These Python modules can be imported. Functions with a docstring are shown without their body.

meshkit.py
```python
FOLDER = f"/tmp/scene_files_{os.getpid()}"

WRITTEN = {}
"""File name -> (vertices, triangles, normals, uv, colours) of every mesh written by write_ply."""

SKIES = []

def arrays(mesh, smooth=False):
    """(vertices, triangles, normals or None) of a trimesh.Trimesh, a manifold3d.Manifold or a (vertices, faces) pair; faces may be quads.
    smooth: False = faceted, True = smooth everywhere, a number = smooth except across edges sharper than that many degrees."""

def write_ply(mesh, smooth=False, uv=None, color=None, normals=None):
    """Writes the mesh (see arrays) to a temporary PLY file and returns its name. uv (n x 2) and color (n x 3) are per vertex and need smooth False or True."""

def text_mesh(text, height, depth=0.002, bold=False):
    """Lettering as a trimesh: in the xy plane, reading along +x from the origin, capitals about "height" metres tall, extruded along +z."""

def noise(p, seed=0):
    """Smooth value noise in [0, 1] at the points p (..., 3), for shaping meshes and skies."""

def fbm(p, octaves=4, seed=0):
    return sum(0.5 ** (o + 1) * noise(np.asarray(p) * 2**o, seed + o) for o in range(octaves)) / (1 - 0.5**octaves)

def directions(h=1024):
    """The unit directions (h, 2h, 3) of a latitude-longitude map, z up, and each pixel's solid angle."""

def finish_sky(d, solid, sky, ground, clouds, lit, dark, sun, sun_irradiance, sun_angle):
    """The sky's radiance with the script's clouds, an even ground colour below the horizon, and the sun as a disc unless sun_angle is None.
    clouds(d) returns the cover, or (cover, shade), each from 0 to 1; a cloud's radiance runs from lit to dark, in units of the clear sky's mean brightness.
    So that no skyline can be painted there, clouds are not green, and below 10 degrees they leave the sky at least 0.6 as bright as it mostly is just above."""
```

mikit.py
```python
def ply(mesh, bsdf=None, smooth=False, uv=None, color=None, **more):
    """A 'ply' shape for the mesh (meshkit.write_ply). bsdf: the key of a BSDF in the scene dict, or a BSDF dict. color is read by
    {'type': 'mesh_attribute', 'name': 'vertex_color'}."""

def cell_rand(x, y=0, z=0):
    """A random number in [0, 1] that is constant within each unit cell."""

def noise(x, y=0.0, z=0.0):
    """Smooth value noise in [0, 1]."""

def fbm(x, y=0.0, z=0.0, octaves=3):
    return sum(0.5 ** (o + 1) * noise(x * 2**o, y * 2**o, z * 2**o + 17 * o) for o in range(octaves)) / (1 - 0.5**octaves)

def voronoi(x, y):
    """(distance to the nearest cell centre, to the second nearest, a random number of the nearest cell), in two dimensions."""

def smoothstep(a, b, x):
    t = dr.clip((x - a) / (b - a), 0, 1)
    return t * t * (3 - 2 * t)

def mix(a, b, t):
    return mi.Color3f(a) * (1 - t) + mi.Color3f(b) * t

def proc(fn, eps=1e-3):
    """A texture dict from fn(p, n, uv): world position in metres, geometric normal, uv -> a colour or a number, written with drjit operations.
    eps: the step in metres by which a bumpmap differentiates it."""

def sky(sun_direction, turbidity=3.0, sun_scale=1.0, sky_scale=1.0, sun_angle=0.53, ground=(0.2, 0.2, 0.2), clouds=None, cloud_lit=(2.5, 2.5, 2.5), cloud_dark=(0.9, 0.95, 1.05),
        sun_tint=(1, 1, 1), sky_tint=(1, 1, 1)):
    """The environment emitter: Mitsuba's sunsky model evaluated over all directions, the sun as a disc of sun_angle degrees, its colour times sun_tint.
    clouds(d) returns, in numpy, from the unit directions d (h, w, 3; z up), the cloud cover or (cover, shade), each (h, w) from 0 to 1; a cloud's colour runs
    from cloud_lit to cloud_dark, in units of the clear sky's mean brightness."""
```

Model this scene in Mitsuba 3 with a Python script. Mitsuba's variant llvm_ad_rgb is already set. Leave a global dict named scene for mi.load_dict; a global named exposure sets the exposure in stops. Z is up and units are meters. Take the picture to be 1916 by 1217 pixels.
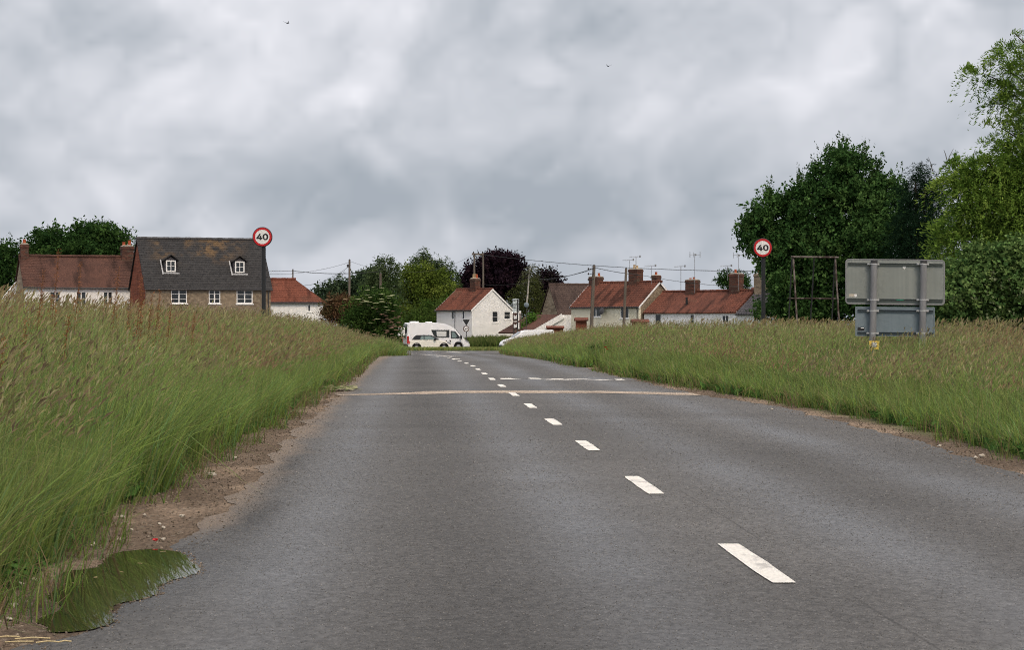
import math
import numpy as np
import trimesh
import drjit as dr
import mitsuba as mi
import mikit
import meshkit
from mikit import noise, fbm, smoothstep, mix, voronoi, cell_rand
from shapely.geometry import Polygon, Point, box as sbox
from scipy.interpolate import PchipInterpolator

T = mi.ScalarTransform4f
scene, labels = {}, {}

# ------------------------------------------------------------------ camera, sky, exposure
F = 4273.0                      # focal length in photo pixels (photo 1916 wide)
CAM_H = 1.30
scene['camera'] = {'type': 'perspective', 'fov': math.degrees(2 * math.atan(958 / F)), 'fov_axis': 'x',
                   'near_clip': 0.1, 'far_clip': 6000.0,
                   'to_world': T().look_at(origin=[0, 0, CAM_H], target=[0, 10, CAM_H], up=[0, 0, 1])}


def clouds(d):
    el = np.degrees(np.arcsin(np.clip(d[..., 2], -1, 1)))
    az = np.degrees(np.arctan2(d[..., 0], d[..., 1]))
    q = (d * np.array([13.0, 13.0, 18.0])) @ np.array([[0.36, 0.48, -0.8], [-0.8, 0.6, 0.0], [0.48, 0.64, 0.6]])
    warp = np.stack([meshkit.fbm(q * 1.3 + 31.7, 3, 5), meshkit.fbm(q * 1.3 + 11.2, 3, 6), meshkit.fbm(q * 1.3 + 3.1, 3, 7)], -1) - 0.5
    n = meshkit.fbm(q + 2.2 * warp + 4.3, 6, 2)
    n2 = meshkit.fbm(q * 2.9 + 2.4 * warp + 9.1, 5, 12)
    b1 = np.abs(2 * meshkit.fbm(q * 1.15 + 2.0 * warp + 21.0, 4, 31) - 1)
    b2 = np.abs(2 * meshkit.fbm(q * 5.2 + 4.0 * warp + 2.0, 4, 41) - 1)
    billow = 0.62 * (b1 - 0.24) + 0.14 * (b2 - 0.2)
    base = 0.80 - 0.22 * np.clip(el / 8, 0, 1) - 0.50 * np.clip((el - 6) / 55, 0, 1)

    def bank(a, e, ra, re):      # one broad cloud mass
        return np.exp(-((az - a) / ra) ** 2 - ((el - e) / re) ** 2)
    shade = base - 0.80 * (n - 0.5) - 0.26 * (n2 - 0.5) - billow * np.clip(1.7 - 1.5 * base + 0.9 * (n - .4), 0.35, 1.1)
    shade = shade + 0.24 * bank(-1, 3.3, 5.5, 0.9) - 0.14 * bank(-6, 5.6, 4.5, 1.2) + 0.2 * bank(-9.5, 7.2, 3, 0.8) + 0.16 * bank(1, 7.8, 3, 1.0) - 0.2 * bank(7.5, 5.3, 3.2, 1.2) - 0.18 * bank(-3.5, 7.9, 1.8, .7) - 0.12 * bank(3.2, 5.2, 1.4, .7)
    return 1.0 + 0 * el, shade


SUN = (0.38, -0.75, 1.05)
scene['sky'] = mikit.sky(SUN, turbidity=3, sun_scale=0.30, sun_angle=22, clouds=clouds,
                         cloud_lit=(2.10, 2.08, 2.19), cloud_dark=(0.80, 0.89, 1.00))
exposure = 2.4


# ------------------------------------------------------------------ helpers
def at(px, py, Y):
    """The point at depth Y that the photograph's pixel looks at."""
    return np.array([(px - 958) / F * Y, Y, CAM_H + (608.5 - py) / F * Y])


def numbered(key):
    taken = lambda k: k in scene or k in labels or any(x.startswith(k + '__') for x in scene)
    if not taken(key):
        return key
    i = 1
    while taken(f'{key}_{i:03d}'):
        i += 1
    return f'{key}_{i:03d}'


def thing(name, label, cat, group=None):
    key = numbered(name)
    labels[key] = {'label': label, 'category': cat}
    if group:
        labels[key]['group'] = group
    return key


def cat_(parts):
    vs, fs, n = [], [], 0
    for v, f in parts:
        v, f = np.asarray(v, float), np.asarray(f, int)
        if f.shape[1] == 4:
            f = np.vstack([f[:, [0, 1, 2]], f[:, [0, 2, 3]]])
        vs.append(v)
        fs.append(f + n)
        n += len(v)
    return np.vstack(vs), np.vstack(fs)


def obj(key, parts, bsdf, smooth=False, M=None, color=None, kind=None, label=None):
    if isinstance(parts, list):
        parts = cat_(parts)
    v, f = parts
    if M is not None:
        v = v @ M[:3, :3].T + M[:3, 3]
    scene[key] = mikit.ply((v, f), bsdf, smooth=smooth, color=color)
    if kind:
        labels.setdefault(key, {})['kind'] = kind
    if label:
        labels.setdefault(key, {})['label'] = label
    return key


def part(parent, name, parts, bsdf, smooth=False, M=None, label=None, kind=None, color=None):
    return obj(numbered(parent + '__' + name), parts, bsdf, smooth, M, color, kind, label)


BOXF = np.array([[0, 2, 3, 1], [4, 5, 7, 6], [0, 1, 5, 4], [2, 6, 7, 3], [0, 4, 6, 2], [1, 3, 7, 5]])


def box(x0, x1, y0, y1, z0, z1):
    v = np.array([[x, y, z] for x in (x0, x1) for y in (y0, y1) for z in (z0, z1)], float)
    # index = 4*ix + 2*iy + iz
    f = np.array([[0, 1, 3, 2], [4, 6, 7, 5], [0, 4, 5, 1], [2, 3, 7, 6], [0, 2, 6, 4], [1, 5, 7, 3]])
    return v, np.vstack([f[:, [0, 1, 2]], f[:, [0, 2, 3]]])


def hexa(p):
    """A solid of 8 corners, ordered as in box."""
    v, f = box(0, 1, 0, 1, 0, 1)
    return np.asarray(p, float), f


def ext(poly, lo, hi, axis='z'):
    if not isinstance(poly, Polygon):
        poly = Polygon(poly)
    m = trimesh.creation.extrude_polygon(poly, hi - lo, engine='earcut')
    v, f = np.array(m.vertices), np.array(m.faces)
    a, b, c = v[:, 0], v[:, 1], v[:, 2] + lo
    if axis == 'z':
        return np.stack([a, b, c], 1), f
    if axis == 'y':
        return np.stack([a, c, b], 1), f[:, ::-1]
    return np.stack([c, a, b], 1), f


def tube(pts, radii, sides=8, caps=True):
    p = np.asarray(pts, float)
    r = np.broadcast_to(np.asarray(radii, float), (len(p),))
    d = np.gradient(p, axis=0)
    d /= np.linalg.norm(d, axis=1, keepdims=True) + 1e-12
    up = np.array([0, 0, 1.0]) if abs(d[0, 2]) < 0.9 else np.array([1.0, 0, 0])
    a = np.cross(d, up)
    a /= np.linalg.norm(a, axis=1, keepdims=True) + 1e-12
    b = np.cross(d, a)
    th = np.arange(sides) * 2 * np.pi / sides
    v = p[:, None] + r[:, None, None] * (np.cos(th)[None, :, None] * a[:, None] + np.sin(th)[None, :, None] * b[:, None])
    v = v.reshape(-1, 3)
    f = []
    for i in range(len(p) - 1):
        for j in range(sides):
            k = (j + 1) % sides
            f.append([i * sides + j, (i + 1) * sides + j, (i + 1) * sides + k])
            f.append([i * sides + j, (i + 1) * sides + k, i * sides + k])
    if caps:
        n = len(v)
        v = np.vstack([v, p[0], p[-1]])
        for j in range(sides):
            k = (j + 1) % sides
            f.append([n, j, k])
            f.append([n + 1, (len(p) - 1) * sides + k, (len(p) - 1) * sides + j])
    return v, np.array(f)


def lathe(profile, sides=24, axis='z'):
    """profile: (r, h) pairs"""
    pr = np.asarray(profile, float)
    th = np.arange(sides) * 2 * np.pi / sides
    v = np.stack([pr[:, 0, None] * np.cos(th), pr[:, 0, None] * np.sin(th), np.broadcast_to(pr[:, 1, None], (len(pr), sides))], -1).reshape(-1, 3)
    f = []
    for i in range(len(pr) - 1):
        for j in range(sides):
            k = (j + 1) % sides
            f += [[i * sides + j, i * sides + k, (i + 1) * sides + k], [i * sides + j, (i + 1) * sides + k, (i + 1) * sides + j]]
    if axis == 'y':
        v = np.stack([v[:, 0], v[:, 2], v[:, 1]], 1)
        f = [x[::-1] for x in f]
    return v, np.array(f)


def shift(m, d):
    return np.asarray(m[0]) + np.asarray(d, float), m[1]


def rot(m, M):
    return np.asarray(m[0]) @ M[:3, :3].T + M[:3, 3], m[1]


def frame(pos, a=0.0):
    M = np.eye(4)
    c, s = math.cos(a), math.sin(a)
    M[:2, :2] = [[c, -s], [s, c]]
    M[:3, 3] = pos
    return M


# ------------------------------------------------------------------ materials
def ts(b):
    return {'type': 'twosided', 'bsdf': b}


def rgb(c):
    return {'type': 'rgb', 'value': list(c)}


def pr(color, rough=0.8, spec=0.3, **k):
    return ts({'type': 'principled', 'base_color': rgb(color) if isinstance(color, (tuple, list)) else color,
               'roughness': rough, 'specular': spec, **k})


def mat(name, b):
    scene[name] = b
    return name


RT = np.array([-0.0426, 1.0]) / math.hypot(0.0426, 1.0)     # direction of the road
RN = np.array([RT[1], -RT[0]])                              # to its right


def su(p):
    return p.x * float(RT[0]) + p.y * float(RT[1]), p.x * float(RN[0]) + p.y * float(RN[1])


def asphalt_fn(p, n, uv):
    s, u = su(p)
    big = fbm(s * 0.10, u * 0.8, 1.0, 3)
    streak = fbm(s * 0.55, u * 0.45, 7.0, 3)
    grain = noise(p.x * 160, p.y * 60, 0)
    grain2 = noise(p.x * 55, p.y * 22, 3)
    stone = smoothstep(0.965, 0.99, cell_rand(p.x * 95, p.y * 60))
    track = dr.exp(-dr.square((u - 1.05) / 0.40)) + dr.exp(-dr.square((u + 0.68) / 0.35)) + dr.exp(-dr.square((u - 2.75) / 0.4)) + dr.exp(-dr.square((u - 4.35) / 0.4))
    mid_ = dr.exp(-dr.square((u - 0.22) / 0.55)) + 0.6 * dr.exp(-dr.square((u - 3.5) / 0.5))
    tar = dr.exp(-dr.square((s - 15.6) / 1.6) - dr.square((u + 1.08) / 0.16)) + 0.7 * dr.exp(-dr.square((s - 21) / 2.2) - dr.square((u + 1.15) / 0.12))
    base = 0.068 + 0.026 * (big - 0.5) + 0.022 * (streak - 0.5) + 0.012 * track - 0.018 * mid_
    seam = smoothstep(0.012, 0.004, dr.abs(u - 2.06 - 0.05 * (fbm(s * 0.5, 0, 1.0, 2) - 0.5))) * smoothstep(0.45, 0.6, fbm(s * 0.25, 3.0, 2.0, 2))
    base = base * (1 - 0.45 * dr.clip(tar * (0.4 + 1.2 * streak), 0, 1)) * (1 - 0.3 * seam)
    base = base * (0.40 + 0.45 * grain + 0.30 * grain2 + 0.45 * noise(p.x * 34, p.y * 24, 9)) + 0.07 * stone * grain
    sandy = smoothstep(0.34, -0.02, u + 1.40 + 0.42 * smoothstep(15.0, 12.6, s) + 0.35 * (fbm(s * 0.9, u * 2, 3.0, 3) - 0.5)) * 0.7
    c = mi.Color3f(1.015, 1.0, 0.995) * base
    c = mix(c, mi.Color3f(0.83, 0.96, 1.18) * base * 1.1, dr.clip(track * 0.20 * (0.4 + 1.2 * streak), 0, 1))
    c = c * (1 - 0.5 * wet_at(s, u))
    return mix(c, (1 - 0.55 * wet_at(s, u)) * mi.Color3f(0.145, 0.112, 0.085) * (0.6 + 0.7 * grain), dr.clip(sandy, 0, 0.9))


def wet_at(s, u):
    return dr.clip(1.3 * dr.exp(-dr.square((s - 11.4) / 2.0) - dr.square((u + 1.42 - 0.09 * (s - 11.4)) / 0.42)), 0, 1)


def asphalt_rough(p, n, uv):
    s, u = su(p)
    streak = fbm(s * 0.55, u * 0.45, 7.0, 3)
    track = dr.exp(-dr.square((u - 1.05) / 0.40)) + dr.exp(-dr.square((u + 0.68) / 0.35)) + dr.exp(-dr.square((u - 2.75) / 0.4)) + dr.exp(-dr.square((u - 4.35) / 0.4))
    return dr.clip(0.80 - 0.22 * track * (0.3 + 1.3 * streak) - 0.25 * wet_at(s, u), 0.35, 1)


mat('asphalt', ts({'type': 'principled', 'base_color': mikit.proc(asphalt_fn), 'roughness': mikit.proc(asphalt_rough), 'specular': 0.35}))


def soil_fn(p, n, uv):
    s, u = su(p)
    g = noise(p.x * 70, p.y * 28, 0)
    m = fbm(p.x * 2.2, p.y * 1.1, 2.0, 4)
    c = mix((0.095, 0.070, 0.052), (0.185, 0.142, 0.108), m) * (0.55 + 0.75 * g)
    peb = smoothstep(0.93, 0.97, cell_rand(p.x * 38, p.y * 16))
    c = mix(c, (0.27, 0.235, 0.195), peb * 0.4)
    damp = smoothstep(0.62, 0.45, fbm(p.x * 1.1, p.y * 0.6, 8.0, 3))
    c = c * (1 - 0.4 * damp) * (1 - 0.55 * wet_at(s, u))
    turf = mi.Color3f(0.055, 0.062, 0.028) * (0.6 + 0.8 * m)
    edge = 0.35 * (fbm(s * 0.7, 0, 5.0, 3) - 0.5)
    k = smoothstep(0.0, 0.45, -2.15 - u + edge) + smoothstep(0.0, 0.5, u - 5.85 + edge)
    return mix(c, turf, dr.clip(k, 0, 1))


mat('soil', pr(mikit.proc(soil_fn), 0.95, 0.1))


def worn_fn(p, n, uv):
    w = fbm(p.x * 9, p.y * 4, 0, 3)
    g = noise(p.x * 90, p.y * 35, 2)
    return mix((0.54, 0.53, 0.50), (0.26, 0.255, 0.25), smoothstep(0.60, 0.82, w) * 0.6) * (0.86 + 0.2 * g)


def faded_fn(p, n, uv):
    w = fbm(p.x * 3, p.y * 2, 4, 4)
    return mix((0.10, 0.10, 0.10), (0.50, 0.49, 0.47), smoothstep(0.35, 0.62, w))


def trench_fn(p, n, uv):
    w = fbm(p.x * 1.5, p.y * 1.2, 4, 3)
    g = noise(p.x * 40, p.y * 12, 1)
    return mix((0.19, 0.155, 0.125), (0.30, 0.255, 0.215), w) * (0.65 + 0.6 * g)


def render_fn(p, n, uv):
    w = fbm(p.x * 0.7, p.y * 0.7, p.z * 1.1, 4)
    st = fbm(p.x * 5, p.y * 5, p.z * 0.5, 3)
    low = smoothstep(1.2, -1.0, p.z + 1.2 * w)
    c = mix((0.80, 0.80, 0.80), (0.72, 0.72, 0.71), smoothstep(0.45, 0.85, st * 0.5 + w * 0.6))
    return mix(c, (0.52, 0.51, 0.47), low * 0.5)


def cream_fn(p, n, uv):
    w = fbm(p.x * 0.8, p.y * 0.8, p.z * 0.8, 4)
    return mix((0.72, 0.68, 0.55), (0.58, 0.54, 0.42), smoothstep(0.45, 0.8, w))


def stone_fn(p, n, uv):
    a, b, r = voronoi(p.x * 4.2 + p.y * 2.0, p.z * 6.5)
    joint = smoothstep(0.02, 0.12, b - a)
    w = fbm(p.x * 1, p.y * 1, p.z * 1, 3)
    c = mix((0.16, 0.125, 0.09), (0.29, 0.235, 0.17), r) * (0.7 + 0.6 * w)
    return mix((0.20, 0.17, 0.14), c, joint)


def brick_fn(p, n, uv):
    h = p.x * 0.9 + p.y * 0.45
    row = dr.floor(p.z / 0.075)
    k = (h + 0.11 * (row - 2 * dr.floor(row / 2))) / 0.225
    r = cell_rand(k, row, 2)
    m1 = p.z / 0.075 - row
    joint = smoothstep(0.0, 0.10, m1) * smoothstep(0.0, 0.05, k - dr.floor(k))
    w = fbm(p.x * 0.8, p.y * 0.8, p.z * 0.8, 4)
    c = mix((0.12, 0.040, 0.026), (0.23, 0.075, 0.045), r) * (0.65 + 0.65 * w)
    return mix((0.22, 0.16, 0.13), c, joint)


def stack_fn(p, n, uv):
    w = fbm(p.x * 3, p.y * 3, p.z * 5, 4)
    row = dr.floor(p.z / 0.075)
    r = cell_rand((p.x * 0.9 + p.y * 0.45) / 0.225 + row * 0.5, row, 5)
    c = mix((0.06, 0.035, 0.03), (0.14, 0.065, 0.048), r)
    return mix(c, (0.09, 0.075, 0.06), smoothstep(0.45, 0.75, w) * 0.8)


def tile_maker(a, b, moss, seed, hx=0.67, hy=-0.74):
    def fn(p, n, uv):
        h = p.x * hx + p.y * hy
        r = 0.55 * cell_rand(h / 0.34, dr.floor(p.z / 0.24), seed) + 0.45 * noise(h / 0.55, p.z * 0.25, seed)
        w = fbm(p.x * 0.45, p.y * 0.45, p.z * 0.8 + seed, 4)
        s = fbm(h * 1.5, 2.0, p.z * 0.45 + seed, 4)
        c = mix(a, b, dr.clip(0.55 * r + 0.9 * (w - 0.25), 0, 1))
        c = mix(c, mi.Color3f(a) * 0.45, smoothstep(0.50, 0.78, s) * 0.75)
        return mix(c, moss, smoothstep(0.62, 0.8, w) * 0.5)
    return fn


def slate_fn(p, n, uv):
    h = p.x * 0.94 + p.y * 0.34
    row = dr.floor(p.z / 0.16)
    r = cell_rand(h / 0.3 + 0.5 * row, row, 3)
    c = mix((0.014, 0.0135, 0.0145), (0.027, 0.026, 0.027), r)
    w = fbm(p.x * 0.6, p.y * 0.6, p.z * 0.5, 4)
    fine = fbm(p.x * 3.5, p.y * 3.5, p.z * 2.5, 4)
    lich = smoothstep(0.44, 0.66, w) * smoothstep(5.9, 7.4, p.z) * smoothstep(0.30, 0.62, fine) * smoothstep(-30.2, -28.5, p.x) * smoothstep(-21.5, -24.5, p.x)
    return mix(c, (0.15, 0.088, 0.034), lich * 0.7)


def wood_fn(p, n, uv):
    w = fbm(p.x * 9, p.y * 9, p.z * 0.5, 4)
    return mix((0.075, 0.06, 0.05), (0.20, 0.175, 0.15), w)


def bark_fn(p, n, uv):
    w = fbm(p.x * 8, p.y * 8, p.z * 2, 3)
    return mix((0.035, 0.03, 0.024), (0.12, 0.10, 0.08), w)


def galv_fn(p, n, uv):
    w = fbm(p.x * 14, p.y * 14, p.z * 3, 3)
    return mix((0.17, 0.17, 0.18), (0.29, 0.29, 0.305), w)


def signback_fn(p, n, uv):
    w = fbm(p.x * 3, p.y * 3, p.z * 1.2, 4)
    st = fbm(p.x * 26, p.y * 3, p.z * 1.0, 3)
    return mix((0.195, 0.215, 0.207), (0.25, 0.272, 0.262), w) * (0.86 + 0.26 * st)


def signback2_fn(p, n, uv):
    w = fbm(p.x * 4, p.y * 3, p.z * 1.5, 4)
    st = fbm(p.x * 30, p.y * 3, p.z * 1.2, 3)
    return mix((0.135, 0.175, 0.205), (0.18, 0.225, 0.26), w) * (0.86 + 0.26 * st)


def rust_fn(p, n, uv):
    w = fbm(p.x * 11, p.y * 11, p.z * 4, 4)
    return mix((0.15, 0.128, 0.118), (0.045, 0.03, 0.026), smoothstep(0.38, 0.56, w))


mat('road_paint', pr(mikit.proc(worn_fn), 0.7))
mat('faded_paint', pr(mikit.proc(faded_fn), 0.8))
mat('trench', pr(mikit.proc(trench_fn), 0.9, 0.2))
mat('white_render', pr(mikit.proc(render_fn), 0.9, 0.1))
mat('cream_render', pr(mikit.proc(cream_fn), 0.9, 0.1))
mat('rubble', pr(mikit.proc(stone_fn), 0.95, 0.1))
mat('brick', pr(mikit.proc(brick_fn), 0.9, 0.1))
mat('stack_brick', pr(mikit.proc(stack_fn), 0.95, 0.1))
mat('pantile', pr(mikit.proc(tile_maker((0.068, 0.030, 0.023), (0.18, 0.066, 0.044), (0.09, 0.062, 0.042), 1)), 0.85, 0.2))
mat('bright_tile', pr(mikit.proc(tile_maker((0.105, 0.036, 0.024), (0.19, 0.064, 0.040), (0.08, 0.045, 0.032), 2, 0.98, 0.17)), 0.85, 0.2))
mat('old_tile', pr(mikit.proc(tile_maker((0.055, 0.030, 0.025), (0.115, 0.056, 0.042), (0.11, 0.055, 0.035), 3, 0.94, 0.34)), 0.85, 0.2))
mat('grey_tile', pr(mikit.proc(tile_maker((0.050, 0.034, 0.030), (0.095, 0.066, 0.056), (0.09, 0.06, 0.042), 4, 0.96, 0.28)), 0.85, 0.2))
mat('black_tile', pr(mikit.proc(tile_maker((0.034, 0.033, 0.04), (0.075, 0.07, 0.08), (0.10, 0.06, 0.05), 5)), 0.6, 0.3))
mat('slate', pr(mikit.proc(slate_fn), 0.65, 0.35))
mat('pole_wood', pr(mikit.proc(wood_fn), 0.9, 0.1))
mat('bark', pr(mikit.proc(bark_fn), 0.95, 0.1))
mat('galvanised', pr(mikit.proc(galv_fn), 0.5, 0.5, metallic=0.35))
mat('sign_back', pr(mikit.proc(signback_fn), 0.5, 0.4))
mat('sign_back_blue', pr(mikit.proc(signback2_fn), 0.5, 0.4))
mat('sign_rail', pr((0.10, 0.115, 0.11), 0.5, 0.4))
mat('sign_rail_blue', pr((0.065, 0.085, 0.10), 0.5, 0.4))
mat('rusty_steel', pr(mikit.proc(rust_fn), 0.8, 0.3))
mat('birch_bark', pr((0.42, 0.40, 0.36), 0.9, 0.1))
mat('white_gloss', pr((0.80, 0.80, 0.80), 0.35, 0.5))
mat('window_glass', pr((0.025, 0.03, 0.035), 0.06, 0.6))
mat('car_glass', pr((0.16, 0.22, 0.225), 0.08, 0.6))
mat('pale_blind', pr((0.55, 0.57, 0.58), 0.5, 0.4))
mat('clay_pot', pr((0.36, 0.09, 0.045), 0.9, 0.1))
mat('buff_pot', pr((0.48, 0.36, 0.22), 0.9, 0.1))
mat('mortar', pr((0.30, 0.28, 0.24), 0.95, 0.1))
mat('lead', pr((0.42, 0.43, 0.45), 0.6, 0.3))
mat('black_paint', pr((0.018, 0.019, 0.022), 0.45, 0.4))
mat('dark_grey', pr((0.05, 0.05, 0.055), 0.6, 0.3))
mat('sign_red', pr((0.50, 0.016, 0.022), 0.4, 0.4))
mat('sign_white', pr((0.74, 0.74, 0.75), 0.4, 0.4))
mat('sign_pale_blue', pr((0.50, 0.56, 0.60), 0.4, 0.4))
mat('sign_brown', pr((0.060, 0.030, 0.025), 0.5, 0.4))
mat('tag_yellow', pr((0.66, 0.48, 0.10), 0.7, 0.2))
mat('green_paint', pr((0.03, 0.22, 0.14), 0.6, 0.2))
mat('wire_black', pr((0.04, 0.042, 0.045), 0.7, 0.2))
mat('van_white', pr((0.74, 0.75, 0.78), 0.25, 0.5, clearcoat=0.6, clearcoat_gloss=0.9))
mat('car_cream', pr((0.77, 0.75, 0.70), 0.25, 0.5, clearcoat=0.6, clearcoat_gloss=0.9))
mat('car_black', pr((0.012, 0.012, 0.014), 0.2, 0.5))
mat('rubber', pr((0.02, 0.02, 0.02), 0.9, 0.1))
mat('alloy', pr((0.42, 0.42, 0.44), 0.35, 0.5, metallic=0.6))
mat('lamp_red', pr((0.45, 0.02, 0.02), 0.2, 0.5))
mat('aerial_grey', pr((0.20, 0.21, 0.23), 0.5, 0.4))
mat('puddle_water', {'type': 'plastic', 'int_ior': 1.33, 'diffuse_reflectance': rgb((0.012, 0.010, 0.006))})
mat('stone_pale', pr((0.46, 0.42, 0.36), 0.9, 0.1))
mat('straw', pr((0.50, 0.41, 0.24), 0.9, 0.1))
mat('dock_stem', pr((0.14, 0.07, 0.035), 0.9, 0.1))
mat('poppy_red', pr((0.42, 0.05, 0.02), 0.8, 0.1))
mat('bird_dark', pr((0.02, 0.02, 0.022), 0.9, 0.1))
VC = {'type': 'mesh_attribute', 'name': 'vertex_color'}
mat('grass_blade', {'type': 'principledthin', 'base_color': VC, 'roughness': 0.42, 'spec_trans': 0.0, 'diff_trans': 0.7})
mat('leaf', {'type': 'principledthin', 'base_color': VC, 'roughness': 0.38, 'spec_trans': 0.0, 'diff_trans': 0.5})
mat('gravel_mix', ts({'type': 'principled', 'base_color': VC, 'roughness': 0.95, 'specular': 0.1}))

# ------------------------------------------------------------------ ground
zr = PchipInterpolator([-3000, -50, 0, 60, 80, 140, 190, 215, 260, 5000], [0, 0, 0, 0, -.03, -.55, -.85, -.95, -1, -1])
ue_l = PchipInterpolator([-100, 8, 13, 17, 22, 29, 45, 52, 90, 126, 130, 138, 142, 400], [-1.95, -1.95, -2.05, -2.12, -2.12, -2.0, -1.9, -1.75, -1.9, -2.2, -0.75, -0.6, -2, -2])
ue_r = PchipInterpolator([-100, 15, 22, 28, 36, 42, 50, 62, 65.5, 66.5, 69, 70.5, 84, 115, 150, 190, 400], [5.95, 5.95, 5.95, 6.35, 6.3, 6.0, 5.65, 5.35, 5.45, 7.6, 7.6, 5.2, 5.15, 5.7, 6.0, 7.3, 7.3])


def sstep(a, b, x):
    t = np.clip((np.asarray(x, float) - a) / (b - a), 0, 1)
    return t * t * (3 - 2 * t)


def ground_su(s, u):
    s, u = np.asarray(s, float), np.asarray(u, float)
    left = np.where(s < 141, ue_l(np.clip(s, -90, 390)) - u, 0)
    right = np.where(s < 195, u - ue_r(np.clip(s, -90, 390)), 0)
    fade_l = 1.0 - 0.60 * sstep(80, 128, s) - 0.40 * sstep(134, 142, s)
    fade_r = 1.0 - sstep(150, 195, s)
    return zr(s) + (0.58 + 0.05 * (1 - sstep(25, 45, s))) * sstep(-0.1, 2.6, left) * fade_l + 0.38 * sstep(0, 2.6, right) * fade_r


def to_xyz(s, u, dz=0.0):
    s, u = np.asarray(s, float), np.asarray(u, float)
    return np.stack([s * RT[0] + u * RN[0], s * RT[1] + u * RN[1], ground_su(s, u) + dz], -1)


def ground_xy(x, y):
    x, y = np.asarray(x, float), np.asarray(y, float)
    return ground_su(x * RT[0] + y * RT[1], x * RN[0] + y * RN[1])


def grid_mesh(S, U, zfn):
    ss, uu = np.meshgrid(S, U, indexing='ij')
    v = zfn(ss, uu).reshape(-1, 3)
    i, j = np.meshgrid(np.arange(len(S) - 1), np.arange(len(U) - 1), indexing='ij')
    n = len(U)
    a = (i * n + j).ravel()
    return v, np.vstack([np.stack([a, a + 1, a + n + 1], 1), np.stack([a, a + n + 1, a + n], 1)])[:, ::-1]


S = np.concatenate([[-3000, -400, -60], np.arange(-10, 20, .5), np.arange(20, 60, 1), np.arange(60, 300, 2), [320, 400, 700, 1500, 4500]])
U = np.concatenate([[-2500, -500, -120, -50, -25, -15, -10], np.arange(-8, -1, .2), np.arange(-1, 5, .5), np.arange(5, 10, .25), [12, 15, 25, 50, 120, 500, 2500]])


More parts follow.
